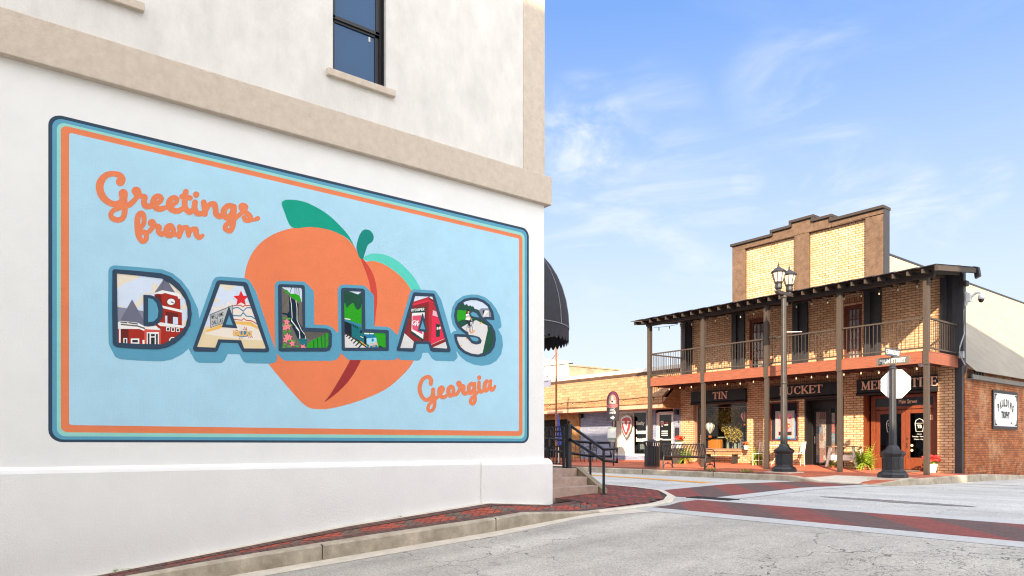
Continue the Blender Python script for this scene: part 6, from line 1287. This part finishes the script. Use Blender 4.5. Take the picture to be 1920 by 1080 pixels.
c = PY(1287, 870, 22.8); c.z = z_far(c.x, c.y); fern(c, .75, 'green fern seen through the slats of the black bench', 3, 110)
c = PY(1562, 870, 23.3); c.z = z_far(c.x, c.y); fern(c, .38, 'small fern on the ground beneath the trestle table', 4, 50)
def flowers(c, s_, label, col, seed, potm):
    rg = random.Random(seed); t_ = thing('flower_pot', label, 'flower pot', c); mb = MB(); mb.lathe(c, [(.13*s_, 0), (.19*s_, .26*s_), (.2*s_, .3*s_)], 12); mb.build('pot', potm, t_)
    mb = MB()
    for k in range(70): blade(mb, (c[0]+rg.uniform(-.1, .1)*s_, c[1]+rg.uniform(-.1, .1)*s_, c[2]+.28*s_), rg.uniform(0, 6.28), .26*s_*rg.random()+.04, .1*s_, .22*s_, .12*s_, 3, False)
    mb.build('leaves', M_grass, t_); mb = MB()
    for k in range(46):
        a, r = rg.uniform(0, 6.28), rg.uniform(0, .3)*s_; q = Vector((c[0]+r*math.cos(a), c[1]+r*math.sin(a)*.7, c[2]+(.44+rg.uniform(-.05, .14))*s_)); R_ = .05*s_
        for j in range(3):
            u = Vector((rg.gauss(0, 1), rg.gauss(0, 1), rg.gauss(0, 1))).normalized(); v = u.orthogonal().normalized(); w_ = u.cross(v); mb.face([q+v*R_, q+w_*R_, q-v*R_, q-w_*R_])
    mb.build('blossoms', mat('blossom_'+col, col, .6, .2, 30), t_)
c = PY(1273, 846, 22.9); c = Vector((c.x, c.y, z_far(c.x, c.y))); pl = MB(); pl.box(c.x-.2, c.x+.2, c.y-.2, c.y+.2, c.z, c.z+.62); pl = pl.build('plant_stand', M_wood, bevel=.01); tag(pl, 'low brown wooden stand under the red flowers behind the bench', 'plant stand')
flowers(c+Vector((0, 0, .62)), .85, 'white pot of bright red flowers standing behind the bench', 'd8381e', 5, M_white)
c = PY(1399, 835, 23.5); flowers(Vector((c.x, 23.5, 1.52)), .5, 'small pot of orange and pink flowers at the right end of the display window', 'e0764a', 6, M_white)
c = PY(1756, 862, 23.7); flowers(Vector((-9.2, 23.62, z_far(-9.2, 23.6))), .9, 'pot of red and green flowers right of the wooden doors', 'c8403a', 7, M_white)
for i, (a, b) in enumerate(((1333, 884), (1400, 887))):
    c = PG(a, b, z_far); mb = MB(); rg = random.Random(20+i)
    for k in range(46): blade(mb, (c.x+rg.uniform(-.2, .2), c.y+rg.uniform(-.05, .08), c.z), rg.uniform(0, 6.28), rg.uniform(.03, .14), .018, rg.uniform(.08, .26), .06, 3, False)
    o = mb.build('weed_tuft', M_grass); tag(o, ['tuft of green weeds by the right leg of the bench', 'tuft of green weeds behind the kerb left of the street lamp'][i], 'weeds')
for i, (px0, py0) in enumerate(((226, 1076), (747, 968))):
    p = PX(px0, py0, -9.47); z = z_near(-9.47, p.y); mb = MB(); rg = random.Random(40+i)
    for k in range([30, 8][i]): blade(mb, (-9.44+rg.uniform(-.03, .05), p.y+rg.uniform(-.05, .05)*(2 if i == 0 else .5), z), rg.uniform(0, 6.28), rg.uniform(.02, .06), .012, rg.uniform(.02, .05), .01, 3, False)
    o = mb.build('weed_tuft', M_grass); tag(o, ['small weed at the foot of the mural wall, nearest the viewer', 'tiny weed sprout at the foot of the mural wall below the lettering'][i], 'weeds')
rg = random.Random(77); mb = MB()
for k in range(240): y = rg.uniform(24.2, 28.8); blade(mb, (-8.28+rg.uniform(-.12, .1), y, z_far(-8.3, y)), rg.uniform(0, 6.28), rg.uniform(.03, .12), .02, rg.uniform(.03, .14), .05, 3, False)
tag(mb.build('wall_foot_weeds', mat('dry_weeds', '6b5a38', .8, .4, 9)), kind='stuff')
# ---- seats and tables in front of the store
M_wm = mat('white_metal_furniture', 'd8cfc2', .5, .1)
def chair(c, a, label, m, h=.86, group=None):
    t_ = thing('metal_chair', label, 'chair', c, group); ca, sa = math.cos(a), math.sin(a)
    def P(u, v, z): return (c[0]+u*ca-v*sa, c[1]+u*sa+v*ca, c[2]+z)
    for u, v in ((-.2, -.2), (.2, -.2)): mb = MB(); mb.tube([P(u, v, 0), P(u, v, .45)], .013, 5); mb.build('leg', m, t_)
    for u in (-.2, .2): mb = MB(); mb.tube([P(u, .22, 0), P(u, .2, .45), P(u*.95, .27, h)], .013, 5); mb.build('leg', m, t_)
    mb = MB(); mb.loft([[P(-.21, -.21, z), P(.21, -.21, z), P(.21, .21, z), P(-.21, .21, z)] for z in (.44, .46)]); mb.build('seat', m, t_)
    mb = MB(); mb.tube([P(-.19, .27, h), P(.19, .27, h)], .013, 5)
    for k in range(7): mb.tube([P(-.16+k*.053, .21, .5), P(-.16+k*.053, .265, h)], .007, 4)
    mb.build('backrest', m, t_); mb = MB(); mb.tube([P(-.2, -.2, .2), P(.2, -.2, .2)], .008, 4); mb.build('stretcher', m, t_); return t_
c = PY(1431, 869, 22.9); chair(Vector((c.x-.1, 22.9, z_far(c.x, 22.9))), math.pi*.02, 'white metal chair beside the fern left of the third porch post', M_wm)
c = PY(1493, 869, 23.2); chair(Vector((c.x, 23.2, z_far(c.x, 23.2))), -.7, 'white metal chair under the framed poster, right of the street lamp', M_wm)
c = PY(1458, 869, 23.2); c.z = z_far(c.x, 23.2); t_ = thing('bistro_table', 'small white metal table under the framed poster, half hidden by the street lamp', 'table', c)
mb = MB(); mb.lathe(c, [(.33, .70), (.335, .715), (.33, .73)], 18); mb.build('tabletop', M_wm, t_)
for k in range(3): a = k*2.094; mb = MB(); mb.tube([(c.x+.25*math.cos(a), c.y+.25*math.sin(a), c.z), (c.x+.05*math.cos(a), c.y+.05*math.sin(a), c.z+.35), (c.x+.2*math.cos(a), c.y+.2*math.sin(a), c.z+.7)], .012, 5); mb.build('leg', M_wm, t_)
# wooden ledge bench below the display window
a, b = PY(1322, 850, 23.4).x, PY(1383, 850, 23.4).x; z = 1.38
t_ = thing('window_bench', 'narrow pale wooden bench under the display window', 'bench', ((a+b)/2, 23.45, .95)); bx('seat', mat('weathered_wood', '9a7a58', .8, .25, 6, stretch=(1, 8, 8)), t_, a-.3, b, 23.2, 23.62, z-.05, z, bevel=.006)
for x in (a+.1, b-.16): bx('leg', M_dkw, t_, x, x+.07, 23.25, 23.55, z_far(x, 23.4), z-.05)
# trestle table with splayed white legs
t0 = PY(1551, 836, 23.0); t1 = PY(1609, 834, 23.0); zt = t0.z; x0, x1 = t0.x, t1.x
t_ = thing('side_table', 'table with a wooden top and splayed white legs before the brick pier', 'table', ((x0+x1)/2, 23.15, .95)); bx('tabletop', MATS['weathered_wood'], t_, x0, x1, 22.88, 23.5, zt-.035, zt, bevel=.005)
for sx, xx in ((-1, x0+.14), (1, x1-.14)):
    for yy_, sy in ((22.95, -1), (23.43, 1)):
        mb = MB(); mb.loft([[(xx+sx*.12-.035, yy_+sy*.02-.035, .96), (xx+sx*.12+.035, yy_+sy*.02-.035, .96), (xx+sx*.12+.035, yy_+sy*.02+.035, .96), (xx+sx*.12-.035, yy_+sy*.02+.035, .96)], [(xx-.04, yy_-.035, zt-.035), (xx+.04, yy_-.035, zt-.035), (xx+.04, yy_+.035, zt-.035), (xx-.04, yy_+.035, zt-.035)]]); mb.build('leg', M_wm, t_)
mb = MB(); mb.box(x0+.1, x1-.1, 22.93, 22.97, 1.18, 1.36); mb.box(x0+.1, x1-.1, 23.41, 23.45, 1.18, 1.36); mb.box(x0+.06, x0+.1, 22.93, 23.45, 1.18, 1.36); mb.box(x1-.1, x1-.06, 22.93, 23.45, 1.18, 1.36); mb.build('apron', M_wm, t_)
o = MB(); o.box(-10.9, -9.6, 23.3, 23.8, z_far(-10, 23.5)+.0, z_far(-10, 23.5)+.03); o = o.build('doormat', mat('mat_grey', '6e6660', .95, .3, 30)); tag(o, 'grey doormat in front of the wooden double doors', 'doormat')
# ---- display window contents
M_gold = mat('golden_leaf', 'b39a48', .6, .5, 9, c2='5c5222')
def leafmass(mb, c, r, n, rg, s_=.06):
    for k in range(n):
        d = Vector((rg.gauss(0, 1), rg.gauss(0, 1), rg.gauss(0, 1))).normalized()*(rg.random()**.4); q = Vector(c)+Vector((d.x*r[0], d.y*r[1], d.z*r[2])); u = Vector((rg.gauss(0, 1), rg.gauss(0, 1), rg.gauss(0, .6))).normalized(); v = u.orthogonal().normalized(); mb.face([q+u*s_, q+v*s_*.45, q-u*s_, q-v*s_*.45])
rg = random.Random(9); t_ = thing('display_tree', 'leafy golden green tree in the upper right of the display window, standing in for reflected foliage', 'tree', (-17.1, 24.9, .85)); mb = MB()  # tree modelled in place of foliage reflected in the pane
for cc, r, n in (((-17.1, 24.55, 2.6), (.6, .3, .45), 1500), ((-17.4, 24.6, 2.9), (.55, .3, .35), 1000), ((-16.95, 24.5, 2.15), (.4, .28, .35), 600), ((-17.9, 24.65, 2.75), (.4, .3, .22), 300), ((-16.85, 24.5, 3.05), (.32, .28, .3), 500)): leafmass(mb, cc, r, n, rg)
mb.build('crown', M_gold, t_); mb = MB(); mb.tube([(-17.1, 24.9, .85), (-17.15, 24.9, 1.8), (-17.05, 24.9, 2.9)], .03, 6); mb.build('trunk', M_dkw, t_)
def balloon(c, s_, label, cols):
    t_ = thing('balloon_ornament', label, 'ornament', c, 'striped hot air balloon ornaments in the window'); mb = MB(); n = 16
    pr = [(.04, -.28), (.1, -.2), (.2, -.05), (.24, .08), (.23, .18), (.17, .27), (.08, .32), (.0, .335)]
    for j in range(len(pr)-1):
        for k in range(n):
            mb.cur = k % 2; a0, a1 = 2*math.pi*k/n, 2*math.pi*(k+1)/n; (r0, z0_), (r1, z1_) = pr[j], pr[j+1]; f = lambda r, z, a: (c[0]+r*s_*math.cos(a), c[1]+r*s_*math.sin(a), c[2]+z*s_); mb.face([f(r0, z0_, a0), f(r0, z0_, a1), f(r1, z1_, a1), f(r1, z1_, a0)])
    mb.build('envelope', cols, t_, smooth=True); mb = MB(); mb.cbox((c[0], c[1], c[2]-.44*s_), (.11*s_, .11*s_, .1*s_)); mb.build('basket', mat('basket_orange', 'b8622c', .8), t_)
    mb = MB()
    for k in range(4): a = math.pi/4+k*math.pi/2; mb.tube([(c[0]+.06*s_*math.cos(a), c[1]+.06*s_*math.sin(a), c[2]-.4*s_), (c[0]+.05*s_*math.cos(a), c[1]+.05*s_*math.sin(a), c[2]-.28*s_)], .006, 3)
    mb.tube([(c[0], c[1], c[2]+.33*s_), (c[0], c[1], 3.4)], .003, 3); mb.build('strings', M_wire, t_)
balloon(PY(1331.5, 803, 24.12), .78, 'blue and cream striped balloon ornament hanging in the left of the display window', [mat('balloon_cream', 'd8cdb8', .6), mat('balloon_blue', '6f8290', .6)])
balloon(PY(1396, 782, 24.2), .66, 'red and white striped balloon ornament hanging at the right of the display window', [mat('balloon_red', 'b8322a', .6), MATS['balloon_cream']])
p = PY(1340, 838, 24.4); o = MB(); o.box(p.x-.27, p.x+.33, 24.3, 24.5, 1.5, 1.92); so = o.build('suitcase', mat('suitcase_orange', 'b06a20', .7, .2, 12), bevel=.03); tag(so, 'orange suitcase standing inside the display window', 'suitcase')
mb = MB(); mb.tube([(p.x-.05, 24.4, 1.92), (p.x-.04, 24.4, 1.98), (p.x+.12, 24.4, 1.98), (p.x+.13, 24.4, 1.92)], .012, 4); mb.build('handle', M_dkw, so)
bx('display_platform', M_dkw, st, -18.4, -15.9, FY+.3, 25.3, 1.3, 1.5)
p = PY(1362, 827, 24.6); t_ = thing('display_table', 'grey-green console table inside the display window behind the suitcase', 'table', (p.x, 24.6, 1.5)); M_gg = mat('grey_green_paint', '8c9484', .6, .1); bx('tabletop', M_gg, t_, p.x-.35, p.x+.45, 24.5, 24.9, 1.98, 2.03)
for dx_ in (0.05, .4): bx('leg', M_gg, t_, p.x+dx_, p.x+dx_+.07, 24.55, 24.62, 1.5, 1.98)
mb = MB(); a, b = PY(1372, 838, 24.7).x, PY(1400, 838, 24.7).x; z0_, z1_ = 1.5, 2.2
for i in range(2):
    u0, u1 = lerp(a, b, i/2)+.02, lerp(a, b, (i+1)/2)-.02; frame(mb, u0, u1, z0_, z1_, 24.7, .03, .03)
    for zz_ in np.arange(z0_+.08, z1_-.05, .12):
        for uu in np.arange(u0+.06, u1-.03, .11): mb.tube([(uu+.045*math.cos(t), 24.71, zz_+.045*math.sin(t)) for t in np.linspace(0, 6.283, 7)], .008, 3)
o = mb.build('lattice_screen', mat('screen_grey', '8b8d96', .7)); tag(o, 'grey pierced folding screen inside the display window below the tree', 'screen')
mb = MB(); mb.box(-17.7, -15.95, 24.15, 24.18, 3.2, 3.23)
for k in range(5): mb.lathe((-17.5+k*.36, 24.16, 3.1), [(.03, 0), (.04, .08)], 7)
mb.build('track_lights', M_pinkf, st)
# hanging pot in the side pane
c = PY(1626, 772, 24.5); t_ = thing('hanging_planter', 'white hanging pot with a trailing plant behind the narrow pane left of the wooden doors', 'planter', c); mb = MB(); mb.lathe(c, [(.08, -.1), (.13, 0), (.14, .02)], 10); mb.build('pot', M_white, t_); mb = MB(); leafmass(mb, c+Vector((0, 0, .18)), (.2, .15, .22), 60, rg, .05); mb.build('leaves', M_leafd, t_)
# patio set by the shingle shop, seen through the fence
M_bk = mat('patio_black', '1f1c1c', .5, .2, 8)
for i, (px0, ang, lab) in enumerate(((1083, .5, 'black slatted patio chair right of the fence post'), (1107, -.3, 'black patio chair against the blue-grey brick wall'), (1030, 2.4, 'black patio chair behind the fence nearest the white wall'), (1052, 3.4, 'black patio chair behind the fence beside the folded umbrella'))):
    c = PY(px0, 860, 22.3); c.z = z_far(c.x, 22.3); t_ = chair(c, ang, lab, M_bk, .92)
    mb = MB(); ca, sa = math.cos(ang), math.sin(ang)
    for u in (-.26, .26): mb.tube([(c.x+u*ca-v*sa, c.y+u*sa+v*ca, c.z+z) for v, z in ((.25, .62), (.0, .70), (-.22, .66), (-.26, .52), (-.2, .44))], .012, 5)
    mb.build('armrests', M_bk, t_)
c = PY(1043, 860, 21.7); c.z = z_far(c.x, 21.7); t_ = thing('patio_table', 'round black patio table behind the fence', 'table', c); mb = MB(); mb.lathe(c, [(.5, .71), (.51, .725), (.5, .74)], 24); mb.build('tabletop', M_bk, t_); mb = MB(); mb.tube([c, c+Vector((0, 0, .72))], .03, 6); mb.lathe(c, [(.28, 0), (.27, .03), (.05, .06)], 16); mb.build('base', M_bk, t_)
c2 = PY(1048, 860, 21.4); c2.z = z_far(c2.x, 21.4); t_ = thing('folded_umbrella', 'folded blue patio umbrella standing behind the fence', 'umbrella', c2); zt = PY(1048, 774, 21.4).z
mb = MB(); mb.tube([c2, (c2.x-.1, c2.y, zt)], .02, 6); mb.build('pole', M_alum, t_)
mb = MB(); mb.loft([[(c2.x-.1+.1*t+r*(1+.35*math.cos(5*a))*math.cos(a), c2.y+r*(1+.35*math.cos(5*a))*math.sin(a), lerp(zt, zt-1.5, t)) for a in np.linspace(0, 6.283, 21)[:-1]] for t, r in ((0, .01), (.1, .05), (.5, .10), (.85, .14), (1, .10))]); mb.build('canopy', mat('umbrella_blue', '3a4f9c', .8, .25, 12), t_)
# rusty pole with bracket and hanging sign
PPp = PY(1043, 860, 19.9); zg = z_far(PPp.x, 19.9); M_rust = mat('rusty_pole', '8a5a38', .85, .3, 10); t_ = thing('bracket_pole', 'slim rusty pole with a cross arm and brace behind the fence', 'pole', (PPp.x, 19.9, zg))
zt = PY(1043, 650, 19.9).z; mb = MB(); mb.tube([(PPp.x, 19.9, zg), (PPp.x, 19.9, zt)], .045, 6); mb.build('pole', M_rust, t_)
za = PY(1043, 684, 19.9).z; mb = MB(); mb.tube([(PPp.x-1.6, 19.9, za+.02), (PY(1074, 684, 19.9).x, 19.9, za-.03)], .022, 5); mb.build('cross_arm', M_blk, t_); mb = MB(); mb.tube([(PPp.x, 19.9, zt-.3), (PPp.x-.62, 19.9, za+.02)], .014, 4); mb.build('brace', M_rust, t_)
p0, p1 = PY(1012, 727, 19.9), PY(1032.5, 691, 19.9); o = MB(); x0 = p1.x-1.15; o.box(x0, p1.x, 19.88, 19.92, p0.z, p1.z); o = o.build('hanging_sign', mat('sign_pale_lilac', 'c9c2cc', .6, .05)); tag(o, 'pale hanging sign with dark lettering hung from the cross arm beside the white wall', 'sign')
mb = MB(); serif('VALOR', mb, (p1.x-.94, 19.872, PY(1020, 710, 19.9).z), (1, 0, 0), (0, 0, 1), .84, .17, fat=.01); put_text('Realty Group', mb, (p1.x-.9, 19.872, PY(1020, 717.5, 19.9).z), (1, 0, 0), (0, 0, 1), w=.78, h=.09); mb.build('lettering', mat('sign_ink', '4a3a48', .6), o)
mb = MB()
for x in (p1.x-.12, p1.x-1.0): mb.tube([(x, 19.9, p1.z), (x, 19.9, za)], .008, 4)
mb.build('hanger', M_blk, o)
SC.cycles.max_bounces = 8
